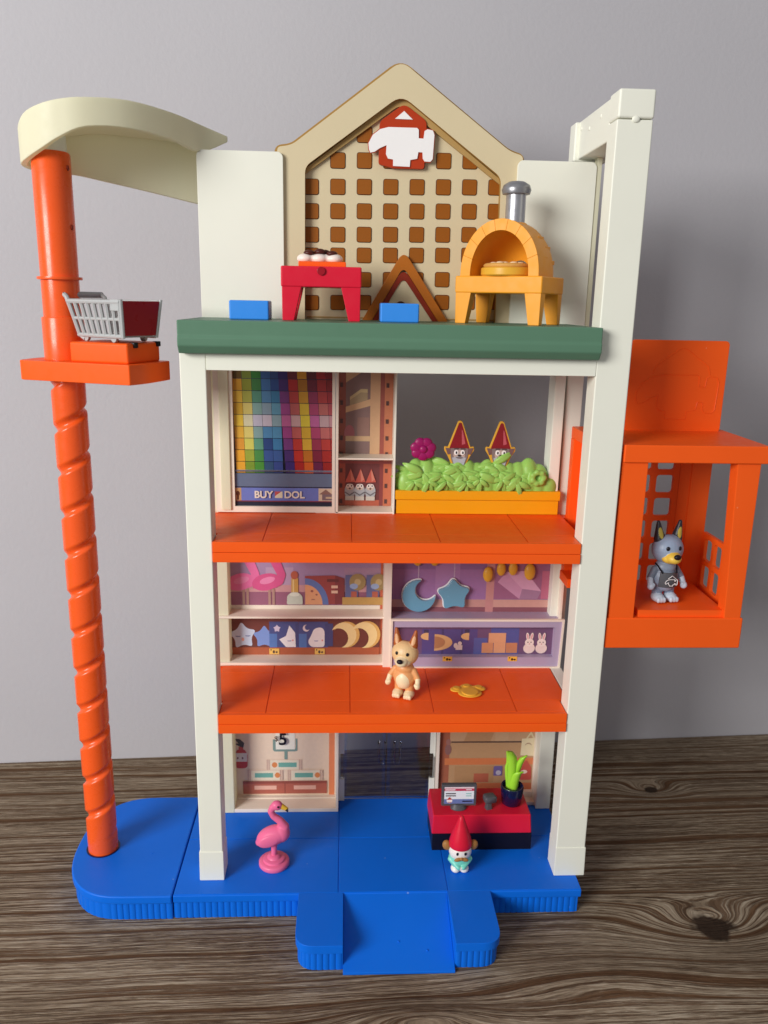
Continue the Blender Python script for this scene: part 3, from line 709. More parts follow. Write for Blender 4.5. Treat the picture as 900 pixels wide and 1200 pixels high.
for z_ in (85, 165, 240, 360, 430): P.rect(108, z_ - 8, 118, z_ + 8, '5A2018'); P.rect(808, z_ - 8, 820, z_ + 8, '5A2018')
for fx in (0, 112):
    for lg_ in (198, 215): P.rect(fx + lg_, 180, fx + lg_ + 11, 250, 'B4887C')
    fc = 'E0508F' if fx else 'F070AC'
    P.ell(fx + 190, 152, 62, 36, fc, rot=-12); P.poly([(fx + 130, 180), (fx + 150, 130), (fx + 200, 170)], fc)
    P.poly(round_poly([(fx + 205, 20), (fx + 235, 20), (fx + 275, 120), (fx + 262, 160), (fx + 225, 180), (fx + 215, 150), (fx + 240, 125), (fx + 205, 60)], 10), fc); P.ell(fx + 195, 145, 34, 14, 'F48CBC', rot=-15)
P.rect(410, 135, 440, 205, 'D8A44C'); P.ell(424, 122, 16, 18, 'BE5A3C'); P.rect(416, 140, 422, 205, 'F0D090'); P.poly(round_poly([(390, 248), (392, 210), (410, 195), (440, 195), (458, 212), (460, 248)], 8), 'D6D8C8'); P.ell(424, 205, 22, 8, 'ECECDC')
P.poly([(470, 125), (595, 122), (640, 135), (640, 245), (470, 248)], 'A03A38'); P.poly([(600, 122), (640, 135), (640, 245), (600, 248)], '84282E'); P.poly([(470, 248), (470, 135)] + [(470 + 102 * math.cos(R(a)), 248 - 113 * math.sin(R(a))) for a in range(90, -1, -10)], '6078B8')
P.poly([(470, 248)] + [(470 + 76 * math.cos(R(a)), 248 - 86 * math.sin(R(a))) for a in range(90, -1, -10)], 'F0A878'); P.ell(500, 190, 6, 5, 'A85A4A'); P.ell(520, 205, 5, 4, 'A85A4A'); P.ell(505, 228, 9, 4, 'A85A4A', a0=180, a1=360)
for a in (0, 22): P.rect(584, 165 + a, 612, 177 + a, 'F0C4A8')
P.rect(565, 138, 615, 150, '6A1A20')
for tx in (0, 92):
    P.rect(645 + tx, 120, 700 + tx, 215, '5C6496'); P.ell(698 + tx, 150, 36, 36, 'A48A54'); P.ell(698 + tx, 150, 14, 14, 'C8B07C'); P.ell(682 + tx, 168, 18, 12, '9AB0D8'); P.rect(670 + tx, 190, 695 + tx, 215, 'B85A44')
P.rect(632, 215, 830, 248, 'C89A4E')
P.rect(132, 300, 798, 440, '6A2820'); P.rect(132, 436, 798, 475, 'B45428')
P.star(290, 390, 56, '7A9CE0'); P.star(196, 385, 66, 'CFE0F8', rot=-96); P.ell(175, 385, 12, 5, '6A84B8', a0=0, a1=180); P.ell(218, 383, 12, 5, '6A84B8', a0=0, a1=180); P.ell(196, 400, 6, 8, 'E8A898')
for bx in (312, 442):
    P.rect(bx, 322, bx + 128, 436, '3A4C8C'); P.rect(bx + 115, 330, bx + 150, 430, '30407C'); P.rect(bx, 375, bx + 34, 436, '4A7AC0')
P.star(346, 352, 18, 'D8CCE4'); P.poly([(355, 400), (385, 385), (400, 338), (425, 370), (428, 434), (385, 434)], 'F4F0F4'); P.ell(400, 405, 10, 4, '8A8AB8', a0=0, a1=180); P.ell(415, 404, 4, 4, 'E89898')
P.moon(474, 350, 15, 'E8DCE0', rot=-30); P.poly(round_poly([(480, 410), (495, 385), (508, 352), (540, 345), (555, 360), (555, 434), (495, 434)], 14), 'F4EEF0'); P.ell(518, 405, 10, 4, '8A8AB8', a0=0, a1=180); P.ell(545, 404, 4, 4, 'E89898')
P.moon(652, 378, 58, 'E2B462', rot=150, d=.5); P.moon(640, 380, 56, 'F6DC9C', rot=150, d=.5); P.moon(742, 378, 60, 'E2B462', rot=150, d=.5); P.moon(730, 380, 58, 'F6DC9C', rot=150, d=.5)
for sx in (311, 512): P.rect(sx, 440, sx + 44, 466, 'F6C05A'); P.ell(sx + 8, 446, 3, 3, '4A2A18'); P.ell(sx + 20, 455, 5, 7, '4A2A18'); P.ell(sx + 32, 456, 5, 4, '4A2A18')
P.build('shelf_print', ml, 'printed shelves of flamingos, puzzle boxes, stars and moons')

# ---- middle storey back: right unit
mr_ = BOX('display_unit', 'wcream', PS, 14.1, 29.5, 10.5, 10.7, 19.4, 28.0, 0)
BOX('shelf_board', 'lilac', mr_, 14.2, 29.4, 8.75, 10.49, 19.8, 19.95, 0.04)
BOX('unit_side', 'wcream', mr_, 29.2, 29.45, 8.7, 10.6, 15.3, 28.0, 0.04)
px4 = lambda a, b: (14.2 + (a - 75) * 0.0207, 24.5 - (b - 72) * 0.0216)
P = Print(10.48, px4); P.fade = 0.07; P.clip = (14.15, 29.2, 19.9, 27.9)
P.rect(70, -80, 820, 300, '8E5E96'); P.rect(80, 95, 495, 232, 'A06CA4'); P.rect(70, 228, 820, 262, 'CC9088'); P.rect(70, 262, 820, 300, '8C4A58'); P.rect(265, -80, 372, 228, 'AC78AC')
P.rect(490, -80, 525, 285, 'CC8886'); P.rect(525, -80, 800, 225, 'A05C84'); P.poly([(540, 150), (575, 105), (650, 180), (640, 225)], 'D094B8'); P.poly([(575, 105), (660, 100), (735, 190), (650, 180)], 'DCA4C4'); P.poly([(650, 180), (735, 190), (720, 225), (640, 225)], 'A87A9C'); P.rect(735, 100, 800, 225, 'C46484'); P.rect(525, 228, 800, 262, 'D69C90')
for lx_ in (188, 345): P.rect(lx_, -80, lx_ + 5, 140, 'C8A8C4')
P.build('display_print', mr_, 'printed purple shop interior')
def raised(name, pts, mat, y0, y1, parent, bevel=0.12, rim=0.09):
    o = MB().prism_y(grow(pts, rim), y1 - .12, y1).build(name + '_backing', 'white', parent, 0.02); return MB().prism_y(pts, y0, y1 - .1).build(name, mat, parent, bevel, 3)
def arcpts(cx, cz, r, a0, a1, n): return [(cx + r * math.cos(R(a0 + (a1 - a0) * i / n)), cz + r * math.sin(R(a0 + (a1 - a0) * i / n))) for i in range(n + 1)]
mc = px4(193, 205); mo = [(mc[0] + a * .755 - b * .656, mc[1] + a * .656 + b * .755) for a, b in crescent(1.5, .85, 1.02, 18)]
raised('hanging_moon', round_poly(mo, 0.10, 2), 'teal', 9.9, 10.35, mr_)
sc = px4(346, 200); st = [(sc[0] + (1.65 if i % 2 == 0 else .98) * math.cos(R(94 + 36 * i)), sc[1] + (1.65 if i % 2 == 0 else .98) * math.sin(R(94 + 36 * i))) for i in range(10)]
raised('hanging_star', round_poly(st, 0.45, 5), 'teal', 9.9, 10.35, mr_)
eg = None
for ex, ez, s_ in ((493, 112, 1), (550, 88, .9), (602, 86, .9), (676, 100, 1.1)):
    c_ = px4(ex, ez)
    if eg is None: eg = MB().ell((0, 0, 0), (.46, .28, .72), (0, 0, 0)).build('hanging_egg', 'gold', mr_, loc=(c_[0], 10.2, c_[1]))
    else: q = copy_part(eg, mr_, (c_[0], 10.2, c_[1])); q.scale = (s_, s_, s_)
for ex, ez in ((184, 66), (258, 66)):
    c_ = px4(ex, ez); q = copy_part(eg, mr_, (c_[0], 10.2, c_[1] + .5))

dx_ = frame_prism([(14.2, 15.34), (29.4, 15.34), (29.55, 19.85), (14.2, 19.9)], [(14.45, 16.3), (28.9, 16.3), (28.9, 19.2), (14.45, 19.2)], 8.55, 9.3).build('display_box', 'lilac', PS, 0.0)
frame_prism([(14.1, 15.24), (29.55, 15.24), (29.68, 19.98), (14.1, 20.0)], [(14.24, 15.42), (29.36, 15.42), (29.5, 19.8), (14.24, 19.84)], 8.4, 8.7).build('box_edge', 'wcream', dx_)
px5 = lambda a, b: (14.2 + (a - 75) * 0.02055, 19.95 - (b - 318) * 0.0212)
P = Print(9.25, px5); P.fade = 0.07; P.clip = (14.3, 29.1, 16.1, 19.4)
P.rect(70, 340, 820, 500, '6A4470'); P.rect(210, 375, 455, 490, '4C3C84'); P.rect(296, 375, 306, 490, '3A2C6C'); P.rect(380, 375, 390, 490, '3A2C6C'); P.rect(515, 370, 640, 490, '46509C'); P.rect(440, 415, 500, 490, '4E5AA4')
P.ell(238, 408, 34, 17, 'E8B478', a0=90, a1=270); P.rect(218, 378, 238, 392, '2C2450'); P.poly([(265, 398)] + [(265 + 80 * math.sin(R(a)), 436 - 38 * math.cos(R(a))) for a in range(0, 181, 12)], 'E2AC72'); P.poly([(265, 405)] + [(265 + 48 * math.sin(R(a)), 436 - 28 * math.cos(R(a))) for a in range(0, 181, 12)], 'B87C50'); P.ell(418, 408, 36, 17, 'E8B478', a0=90, a1=270); P.rect(398, 376, 418, 392, '2C2450')
P.ell(360, 450, 9, 12, 'E8D0C8'); P.rect(360, 448, 390, 470, 'E8D0C8'); P.ell(378, 440, 9, 9, 'E8D0C8')
P.rect(505, 392, 582, 437, 'E6A478'); P.rect(476, 437, 527, 484, 'DC9468'); P.rect(529, 437, 582, 484, 'E6A478'); P.rect(584, 437, 635, 484, 'CC845C')
for bx in (688, 742):
    P.ell(bx, 462, 26, 24, 'F6DCD4'); P.ell(bx, 435, 20, 18, 'FAE6DE')
    for s_ in (-9, 9): P.ell(bx + s_, 408, 7, 18, 'FAE6DE', rot=s_); P.ell(bx + s_, 408, 3, 13, 'EC9AA4', rot=s_)
    P.ell(bx - 7, 434, 2.5, 3, '5A3A3A'); P.ell(bx + 7, 434, 2.5, 3, '5A3A3A'); P.ell(bx, 442, 3, 2, 'C86A6A')
P.build('display_print', dx_, 'printed books, wooden blocks and two white rabbits')
P = Print(8.53, px5)
for sx in (300, 588): P.rect(sx, 486, sx + 42, 508, 'F2BC50'); P.ell(sx + 8, 492, 3, 3, '3A2218'); P.ell(sx + 20, 499, 5, 6, '3A2218'); P.ell(sx + 31, 500, 5, 4, '3A2218')
P.build('price_stickers', dx_)

# ---- ground storey back
gl = frame_prism([(-1.7, 0.0), (9.5, 0.0), (9.5, 13.8), (-1.7, 13.8)], [(-1.35, .5), (9.2, .5), (9.2, 13.5), (-1.35, 13.5)], 10.9, 11.5).build('checkout_panel', 'wcream', PS, 0)
BOX('panel_ledge', 'wcream', gl, -1.7, 9.5, 9.25, 10.9, 0.01, 0.4, 0.05)
BOX('panel_edge', 'wcream', gl, 9.28, 9.5, 9.25, 10.9, 0.4, 13.7, 0.03)
px6 = lambda a, b: (-1.4 + (a - 42) * 0.0136, 7.4 - (b - 55) * 0.0154)
P = Print(11.35, px6); P.fade = 0.07; P.clip = (-1.45, 9.25, .4, 13.6)
P.rect(30, -300, 840, 520, 'F8DCC0'); P.rect(30, -300, 80, 520, 'C85A38'); P.rect(775, -300, 840, 520, 'F28A54'); P.rect(815, -300, 840, 520, 'F4E2D0')
P.poly(round_poly([(115, 300), (112, 215), (130, 180), (180, 178), (202, 215), (200, 300), (180, 312), (130, 312)], 14), 'CC3C3C'); P.rect(116, 205, 198, 265, 'F2E6E0'); P.ell(132, 240, 6, 7, '7A2A2A'); P.ell(166, 240, 6, 7, '7A2A2A')
P.rect(140, 160, 172, 182, 'CC4A40'); P.poly([(112, 105), (150, 108), (180, 135), (172, 168), (150, 160), (112, 140), (140, 138)], '3A3638')
P.poly(round_poly([(380, 110), (400, 110), (400, 175), (540, 175), (540, 105), (552, 105), (552, 190), (535, 195), (390, 195), (380, 185)], 5), '7E9A90'); P.rect(460, 190, 482, 250, '7E9A90'); P.rect(400, -10, 535, 180, 'FBF4E4')
for bx, by, fl_ in ((330, 250, 1), (195, 322, 0), (478, 322, 0)):
    P.rect(bx, by, bx + 270 - 15, by + 75, 'ECCDB4'); P.rect(bx + 30, by + 5, bx + 245 - 15, by + 72, 'F6E6CA')
    ox = bx + 60 if fl_ else bx + 215; P.ell(ox, by + 38, 19, 19, 'E88A44'); tx = bx + 88 if fl_ else bx + 55
    P.rect(tx, by + 22, tx + 128, by + 54, '6CB0A0')
    for e_ in (8, 20, 255 - 8, 255 - 20): P.rect(bx + e_, by, bx + e_ + 3, by + 75, 'C89A88')
P.rect(165, 400, 760, 490, 'B85A46'); P.rect(165, 400, 760, 418, '98402F'); P.rect(458, 418, 466, 490, '98402F'); P.rect(245, 432, 402, 460, 'F2B8A4'); P.rect(525, 432, 682, 460, 'F2B8A4')
P.build('checkout_print', gl, 'printed checkout display with boxes, extinguisher and price card')
t5 = px6(452, 105); text('lettering', '5', 1.75, (t5[0], 11.08, t5[1]), 'black', gl, bold=.03); text('lettering', '$', .75, (t5[0] - .62, 11.08, t5[1] + .1), 'brownd', gl); text('lettering', '"', 1.2, (t5[0] + .75, 11.08, t5[1] + .55), 'black', gl)

gr_ = frame_prism([(18.9, 0.0), (30.0, 0.0), (30.0, 13.8), (18.9, 13.8)], [(19.2, .9), (28.5, .9), (28.5, 13.5), (19.2, 13.5)], 10.9, 11.5).build('aisle_panel', 'wcream', PS, 0)
BOX('panel_ledge', 'wcream', gr_, 18.9, 28.6, 10.0, 10.9, 0.01, .35, 0.05); BOX('panel_rib', 'creamy', gr_, 28.9, 29.5, 10.4, 10.9, .3, 13.7, .04)
px7 = lambda a, b: (19.16 + (a - 56) * 0.01462, 7.3 - (b - 50) * 0.0164)
P = Print(11.35, px7); P.fade = 0.07; P.clip = (19.1, 28.6, .8, 13.6)
P.rect(50, -400, 760, 520, 'C09468'); P.rect(65, -400, 130, 520, 'A85A3A'); P.rect(130, -400, 720, 120, 'CCA078'); P.poly([(220, 120), (260, 20), (420, 60), (400, 120)], 'BC8C60'); P.rect(430, -20, 520, 120, 'D0A880'); P.rect(100, 228, 700, 272, 'D87840'); P.rect(140, 116, 610, 126, '4E3428'); P.rect(170, 280, 430, 390, 'B88A5C'); P.rect(300, 330, 400, 390, 'B4583A'); P.rect(100, 395, 700, 440, 'CC6C3A')
P.ell(120, 170, 22, 35, '8A5C58'); P.ell(120, 120, 16, 20, 'A06A60')
P.poly([(610, 100), (705, 95), (702, 215), (605, 210)], 'ECDCB4'); P.poly([(635, 100), (665, 55), (672, 55), (695, 97), (683, 97), (668, 72), (648, 100)], 'E4D2A8')
P.ell(655, 145, 22, 18, 'B49478'); P.ell(655, 150, 22, 15, 'ECDCB4')
P.poly(round_poly([(610, 375), (615, 285), (650, 240), (685, 290), (690, 375)], 14), 'C44434'); P.ell(638, 320, 22, 12, 'F4D8C8'); P.rr(432, 280, 490, 345, 8, '6A5A9C'); P.ell(465, 325, 18, 16, 'C4BCD0')
P.build('aisle_print', gr_, 'printed aisle with a hanging bag and a red pack')

# clear double doors
for x0, x1, hs in ((9.95, 14.05, 13.35), (14.15, 18.3, 14.85)):
    y0 = 11.5 if x0 < 12 else 11.3
    dr = BOX('clear_door', 'glass', PS, x0, x1, 11.25, 11.36, 0.12, 13.5, 0.02)
    for (a, b, c, d) in ((x0, x0 + .35, .12, 13.5), (x1 - .35, x1, .12, 13.5), (x0 + .36, x1 - .36, .12, .5)): BOX('door_edge', 'glass', dr, a, b, 11.15, 11.24, c, d, 0.02)
    MB().tube([(hs, 11.2, 3.9 + 2.4), (hs, 10.95, 3.9 + 2.3), (hs, 10.9, 4.5), (hs + .1, 10.9, 4.15), (hs + .3, 10.9, 4.05), (hs + .5, 10.9, 4.15), (hs + .6, 10.9, 4.5), (hs + .6, 10.95, 6.2), (hs + .6, 11.2, 6.3)], .09, 10).build('door_handle', 'glass', dr)
for x0 in (9.52, 18.3):
    hj = BOX('door_jamb', 'cream', PS, x0, x0 + .55, 11.0, 11.45, 0.01, 2.4, 0.04)
    BOX('jamb_bar', 'cream', hj, x0 + (.0 if x0 < 12 else .38), x0 + (.15 if x0 < 12 else .55), 11.0, 11.45, 2.4, 13.6, 0.03)
    for z_ in (4.4, 9.2): BOX('jamb_block', 'cream', hj, x0 + .02, x0 + .53, 11.02, 11.4, z_ + .7, z_ + 3.2, 0.04)
    for z_ in (2.5, 7.7): BOX('clear_hinge', 'glass', hj, x0 + .05, x0 + .5, 10.95, 11.3, z_, z_ + 2.3, 0.05)

# ---- elevator
EL_ = BOX('elevator_car', 'orange', PS, 30.62, 41.6, 0.2, 8.4, 20.9, 23.45, 0.10, seg=3, label='open orange elevator car with lattice walls')
BOX('floor_plate', 'orange', EL_, 33.2, 40.2, 0.55, 7.9, 23.4, 24.0, 0.06)
BOX('elevator_roof', 'orange', EL_, 30.7, 41.85, 0.0, 8.6, 35.95, 37.3, 0.10, seg=3)
for x0, x1, x2, x3 in ((30.75, 32.75, 30.7, 32.7), (40.05, 41.4, 39.55, 41.4)):
    MB().loft([[(x0, .25, 23.4), (x1, .25, 23.4), (x1, 1.5, 23.4), (x0, 1.5, 23.4)], [(x2, .25, 36.0), (x3, .25, 36.0), (x3, 1.5, 36.0), (x2, 1.5, 36.0)]]).build('corner_post', 'orange', EL_, 0.08)
BOX('rear_panel', 'orange', EL_, 38.3, 39.4, 7.6, 8.0, 23.4, 36.0, 0.05); BOX('corner_post', 'orange', EL_, 39.3, 41.0, 7.5, 8.4, 23.4, 36.0, 0.06)
BOX('corner_post', 'orange', EL_, 30.75, 32.0, 7.4, 8.3, 23.4, 36.0, 0.06)
def lattice(name, nx, nz, w, h, bar, t, parent, to3, bars=None):
    """a plate with rounded window openings"""
    m = MB(); cw, ch = (w - bar) / nx, (h - bar) / nz; bm = m.bm
    for i in range(nx):
        for j in range(nz):
            x0, z0 = i * cw + bar / 2, j * ch + bar / 2
            out = [(x0, z0), (x0 + cw, z0), (x0 + cw, z0 + ch), (x0, z0 + ch)]
            inn = rrect(x0 + bar / 2, x0 + cw - bar / 2, z0 + bar / 2, z0 + ch - bar / 2, bar * .55, 3)
            dense = []
            for a, b in ((out[1], 0), (out[2], 1), (out[3], 2), (out[0], 3)): dense += [a] * 4
            for y in (0, t):
                V = [bm.verts.new(to3(x, y, z)) for x, z in inn]; O = [bm.verts.new(to3(x, y, z)) for x, z in out]
                q = [O[1]] * 4 + [O[2]] * 4 + [O[3]] * 4 + [O[0]] * 4; n = len(V)
                for k in range(n):
                    a, b = q[k], q[(k + 1) % n]; vs = [V[k], V[(k + 1) % n], b] + ([a] if a is not b else [])
                    try: bm.faces.new(vs)
                    except ValueError: pass
                if y == 0: keep = V
                else:
                    for k in range(n): bm.faces.new((keep[k], keep[(k + 1) % n], V[(k + 1) % n], V[k]))
    W, H = w, h
    for (a, b, c, d) in ((0, bar / 2, 0, H), (W - bar / 2, W, 0, H), (bar / 2, W - bar / 2, 0, bar / 2), (bar / 2, W - bar / 2, H - bar / 2, H)):
        P8 = [[to3(x, y, z) for x, z in ((a, c), (b, c), (b, d), (a, d))] for y in (0, t)]
        m.loft(P8)
    return m.build(name, 'orange', parent, 0, angle=35)
lattice('lattice_wall', 3, 6, 6.28, 12.5, .46, .35, EL_, lambda x, y, z: (32.0 + x, 7.6 + y, 23.45 + z))
lattice('lattice_side', 3, 2, 6.0, 5.1, .46, .3, EL_, lambda x, y, z: (41.25 - y, 1.55 + x, 23.45 + z))
sg_ = MB().prism_y(rrect(33.05, 41.2, 37.2, 44.7, .35, 5), 7.4, 7.75).build('elevator_sign', 'orange', EL_, 0.08, 2)
esx = lambda a: 33.75 + (a - 130) * 0.0218; esz = lambda b: 40.4 - (b - 440) * 0.0195
MB().tube([(esx(a), 7.40, esz(b)) for a, b in ham] + [(esx(ham[0][0]), 7.40, esz(ham[0][1]))], .045, 6).build('raised_emblem', 'orange', sg_)
MB().tube([(esx(a), 7.40, esz(b)) for a, b in ((190, 355), (200, 325), (280, 258), (298, 250), (318, 258), (400, 325), (408, 360))], .045, 6).build('raised_emblem', 'orange', sg_)
# carriage gripping the side of the tower
cg = BOX('elevator_carriage', 'orange', PS, 29.1, 30.5, 5.4, 8.95, 36.4, 37.35, 0.08)
BOX('carriage_post', 'orange', cg, 29.1, 30.5, 8.0, 8.95, 24.3, 36.4, 0.06); BOX('carriage_post', 'orange', cg, 29.1, 30.5, 4.9, 5.6, 24.3, 36.4, 0.06)
BOX('carriage_plate', 'orange', cg, 29.9, 30.4, 5.6, 8.0, 24.3, 36.4, 0.02); BOX('carriage_foot', 'orange', cg, 28.8, 30.5, 5.6, 8.2, 24.0, 24.8, 0.06)

# ================================================================== THINGS ON THE PLAYSET
# ---- planter
pl_ = thing('planter', 'yellow planter with shiny green bush, magenta flower and two peeping gnomes', 'planter', (21.3, 9.7, 29.62))
BOX('planter_box', 'yellow2', pl_, -7.0, 7.05, -1.05, 1.0, .02, 1.25, 0.06); BOX('planter_rim', 'yellow2', pl_, -7.1, 7.15, -1.2, 1.05, 1.28, 2.1, 0.08)
rnd = random.Random(11); pr = []
for i in range(15):
    x = -6.2 + 12.4 * i / 14; h = 2.75 if i in (0, 14) else 3.3 + .55 * math.sin(i * .9) ** 2
    if i > 12: h -= .4
    pr.append(('e', (x, -.1, 1.6 + h * .35), (.95, .95, h * .5), (0, 0, 0), 'FFFFFF'))
for k in range(8): pr.append(('e', (5.1 + .5 * math.cos(k * .9), -1.2, 3.3 + .5 * math.sin(k * .9)), (.27, .22, .27), (0, 0, 0), 'FFFFFF'))
bush = blob('bush', pr, pl_, 0.09, 3, 'lime')
lf = MB(); rings = []
for t_, w_, th_, up_ in ((0, .10, .10, 0), (.15, .24, .16, .06), (.38, .33, .19, .12), (.62, .30, .17, .13), (.82, .19, .12, .09), (.95, .08, .07, .03), (1.0, .02, .02, 0)):
    rings.append([(w_ * math.cos(2 * math.pi * k / 10), -up_ - th_ * math.sin(2 * math.pi * k / 10) * (1.0 if math.sin(2 * math.pi * k / 10) > 0 else .5) + (.06 if k in (2, 3) else 0), -1.25 * t_) for k in range(10)])
leaf_me = None; spray = 0
for row, (zc, n_, yc) in enumerate(((4.02, 7, -.5), (3.5, 7, -.85), (2.95, 8, -1.02))):
    for c in range(n_):
        cx = -6.0 + 12.0 * (c + .5 * (row % 2)) / n_ + rnd.uniform(-.25, .25) + .3
        if math.hypot(cx - 5.1, zc - 3.3) < .9: continue
        cz = zc + rnd.uniform(-.18, .18) - (.9 if row == 0 else .3) * abs(cx / 6.4) ** 5 + (.25 * math.sin(cx * 1.7) if row == 0 else 0); a0 = rnd.uniform(-30, 30)
        for q in range(5):
            a = a0 + (q - 2) * rnd.uniform(40, 52); sc_ = rnd.uniform(1.0, 1.4) * (.72 if row == 2 else 1)
            loc_ = Vector((cx, yc - .08 * (q % 2) - rnd.uniform(0, .08), cz))
            if leaf_me is None:
                lo = lf.loft(rings).build('leaf', 'lime', bush, 0, angle=70, loc=loc_); leaf_me = lo
            else: lo = copy_part(leaf_me, bush, loc_)
            lo.scale = (sc_ * rnd.uniform(.72, .92), sc_ * 1.1, sc_ * 1.2); lo.rotation_euler = (R(rnd.uniform(4, 22)), R(a), 0)
fl = MB().ell((0, -.16, 0), (.34, .2, .34))
for k in range(7): fl.ell((.62 * math.cos(R(51.4 * k + 12)), 0, .56 * math.sin(R(51.4 * k + 12))), (.50, .2, .46))
fl.build('flower', 'magenta', pl_, loc=(-4.8, -.75, 5.62))
for gi, gx in enumerate((-1.7, 1.85)):
    gy = -.55
    gp = MB().prism_y(round_poly([(gx - .95, 4.98), (gx - 1.3, 5.53), (gx - 1.25, 5.83), (gx - .95, 5.80), (gx - .16, 8.03), (gx + .16, 8.03), (gx + .95, 5.80), (gx + 1.25, 5.83), (gx + 1.3, 5.53), (gx + .95, 4.98), (gx + .5, 3.98), (gx - .5, 3.98)], [.1, .15, .08, .05, .2, .2, .05, .08, .15, .1, .2, .2], 4), gy, gy + .3).build('gnome', 'gold', pl_, 0.05)
    P = Print(gy - .01, lambda a, b: (gx + a, b - .22), 0.012)
    P.poly(round_poly([(-.86, 5.9), (.86, 5.9), (.1, 8.1), (-.1, 8.1)], [.1, .1, .15, .15]), '8E1420'); P.poly([(.14, 7.5), (.24, 7.4), (.5, 6.3), (.2, 6.2)], 'C45A64')
    P.poly([(-1.2, 5.95), (-.72, 5.9), (-.75, 5.4), (-.98, 5.36)], '7A5A58'); P.poly([(1.2, 5.95), (.72, 5.9), (.75, 5.4), (.98, 5.36)], '7A5A58')
    P.poly(round_poly([(-.75, 5.92), (.75, 5.92), (.72, 5.1), (.4, 4.3), (-.4, 4.3), (-.72, 5.1)], .15), '8A7A78'); P.ell(0, 5.35, .5, .45, 'C8B0A4'); P.poly([(-.6, 5.1), (0, 5.25), (.6, 5.1), (.4, 4.4), (-.4, 4.4)], 'B8BCC4')
    for s_ in (-.27, .27): P.ell(s_, 5.56, .19, .23, 'FBF8F4'); P.ell(s_ + .03, 5.54, .07, .12, '1A1416'); P.poly([(s_ - .2, 5.83), (s_ + .2, 5.83), (s_ + .16, 5.95), (s_ - .16, 5.95)], '5A4848')
    P.ell(0, 5.3, .14, .09, '2A1C1C'); P.ell(0, 5.16, .3, .1, '6A5048', a0=180, a1=360)
    P.build('gnome_face', gp)

# ---- blue blocks on the deck
for lab, x0, x1 in (('light blue block beside the left cream panel on the green roof deck', 1.3, 4.2), ('light blue block in front of the triangular brown doorway', 12.42, 15.3)):
    t = thing('seat_block', lab, 'block', ((x0 + x1) / 2, 4.3, 45.78), 0, 'blue blocks on the roof deck')
    w = (x1 - x0) / 2; BOX('block', 'sky', t, -w, w, -1.3, 1.3, 0, 1.38, 0.12, seg=3); BOX('block_foot', 'navy', t, -w + .2, w - .2, -1.1, 1.32, 0.005, .3, 0.02)

# ---- red grill
t = thing('grill_table', 'small red toy grill table with four tapered legs on the roof deck', 'grill', (8.05, 4.8, 45.78))
W, D = 2.95, 1.8
BOX('grill_top', 'red', t, -W, W, -D, D, 2.4, 3.88, 0.12, seg=3)
for sx in (-1, 1):
    for sy in (-1, 1):
        a0, a1 = (sx * W * .97, sx * (W * .97 - .85)); b0, b1 = (sx * W * .98, sx * (W * .98 - 1.45)); c0, c1 = sy * D * .97, sy * (D * .97 - .7)
        MB().taper((min(a0, a1), max(a0, a1), min(c0, c1), max(c0, c1)), (min(b0, b1), max(b0, b1), min(c0, c1), max(c0, c1)), 0, 2.45).build('leg', 'red', t, 0.07)
MB().loft([[(.3 * math.cos(R(a * 15)), -D - .02 - dd, 3.55 + .3 * math.sin(R(a * 15))) for a in range(24)] for dd in (0, .12)]).build('knob', 'redd', t, 0.03)
BOX('grill_tray', 'orange', t, -1.7, 1.8, -1.2, 1.3, 3.87, 4.25, 0.08)
t2 = thing('grilled_food', 'white and dark brown toy barbecue food on the red grill', 'food', (8.05, 4.8, 50.03))
blob('bun', [('e', (-.15 + .55 * k, -.1 + .2 * (k % 2), .22), (.62, .6, .38), (0, 0, 10 * k), 'F6E6DC') for k in (-2, -1, 0, 1, 2)] + [('e', (.3, .3, .3), (1.2, .5, .3), (0, 0, 0), 'F6E6DC')], t2, .07, 3)
ck = MB().ell((0, 0, 0), (.42, .36, .24)).build('sausage', 'choc', t2, loc=(-.95, -.15, .62))
for q in ((-.15, -.1, .72), (.75, -.15, .58), (.2, .35, .68)): copy_part(ck, t2, q)

# ---- pizza oven
OV = thing('pizza_oven', 'yellow arched pizza oven on four legs with a silver chimney', 'oven', (22.35, 5.2, 45.78), -34)
W, D = 3.5, 2.3
BOX('oven_table', 'yellow', OV, -W, W, -D, D, 2.25, 3.5, 0.12, seg=3)
for sx in (-1, 1):
    for sy in (-1, 1):
        a0, a1 = sx * (W - .08), sx * (W - .95); b0, b1 = sx * (W - .05), sx * (W - 1.35); c0, c1 = sy * (D - .06), sy * (D - .7); d0, d1 = sy * (D - .05), sy * (D - 1.0)
        MB().taper((min(a0, a1), max(a0, a1), min(c0, c1), max(c0, c1)), (min(b0, b1), max(b0, b1), min(d0, d1), max(d0, d1)), 0, 2.3).build('leg', 'yellow', OV, 0.06)
def arch_pts(rw, rh, zb, n=28): return [(rw * math.cos(math.pi * i / n), zb + rh * math.sin(math.pi * i / n) ** .92) for i in range(n + 1)]
Ro, Ho, Ri, Hi, zb = 3.15, 4.05, 2.35, 3.25, 3.48
dm = MB(); rings = []
for y, k in ((-1.9, 1.0), (.6, 1.0), (1.5, .94), (2.0, .82), (2.2, .6)):
    rings.append([(x * k, y, zb + (z - zb) * k) for x, z in arch_pts(Ro - .06, Ho - .06, zb)])
for y, k in ((1.9, .4), (1.5, .72), (0.5, .92), (-1.9, 1.0)):
    rings.append([(x * k, y, zb + .02 + (z - zb) * k) for x, z in arch_pts(Ri, Hi, zb)])
dome = dm.loft(rings, cap=False, closed=False).build('oven_dome', 'yellow', OV, 0, angle=50)
nb = 9; po = arch_pts(Ro, Ho, zb, nb * 4); pi_ = arch_pts(Ri - .02, Hi - .02, zb, nb * 4)
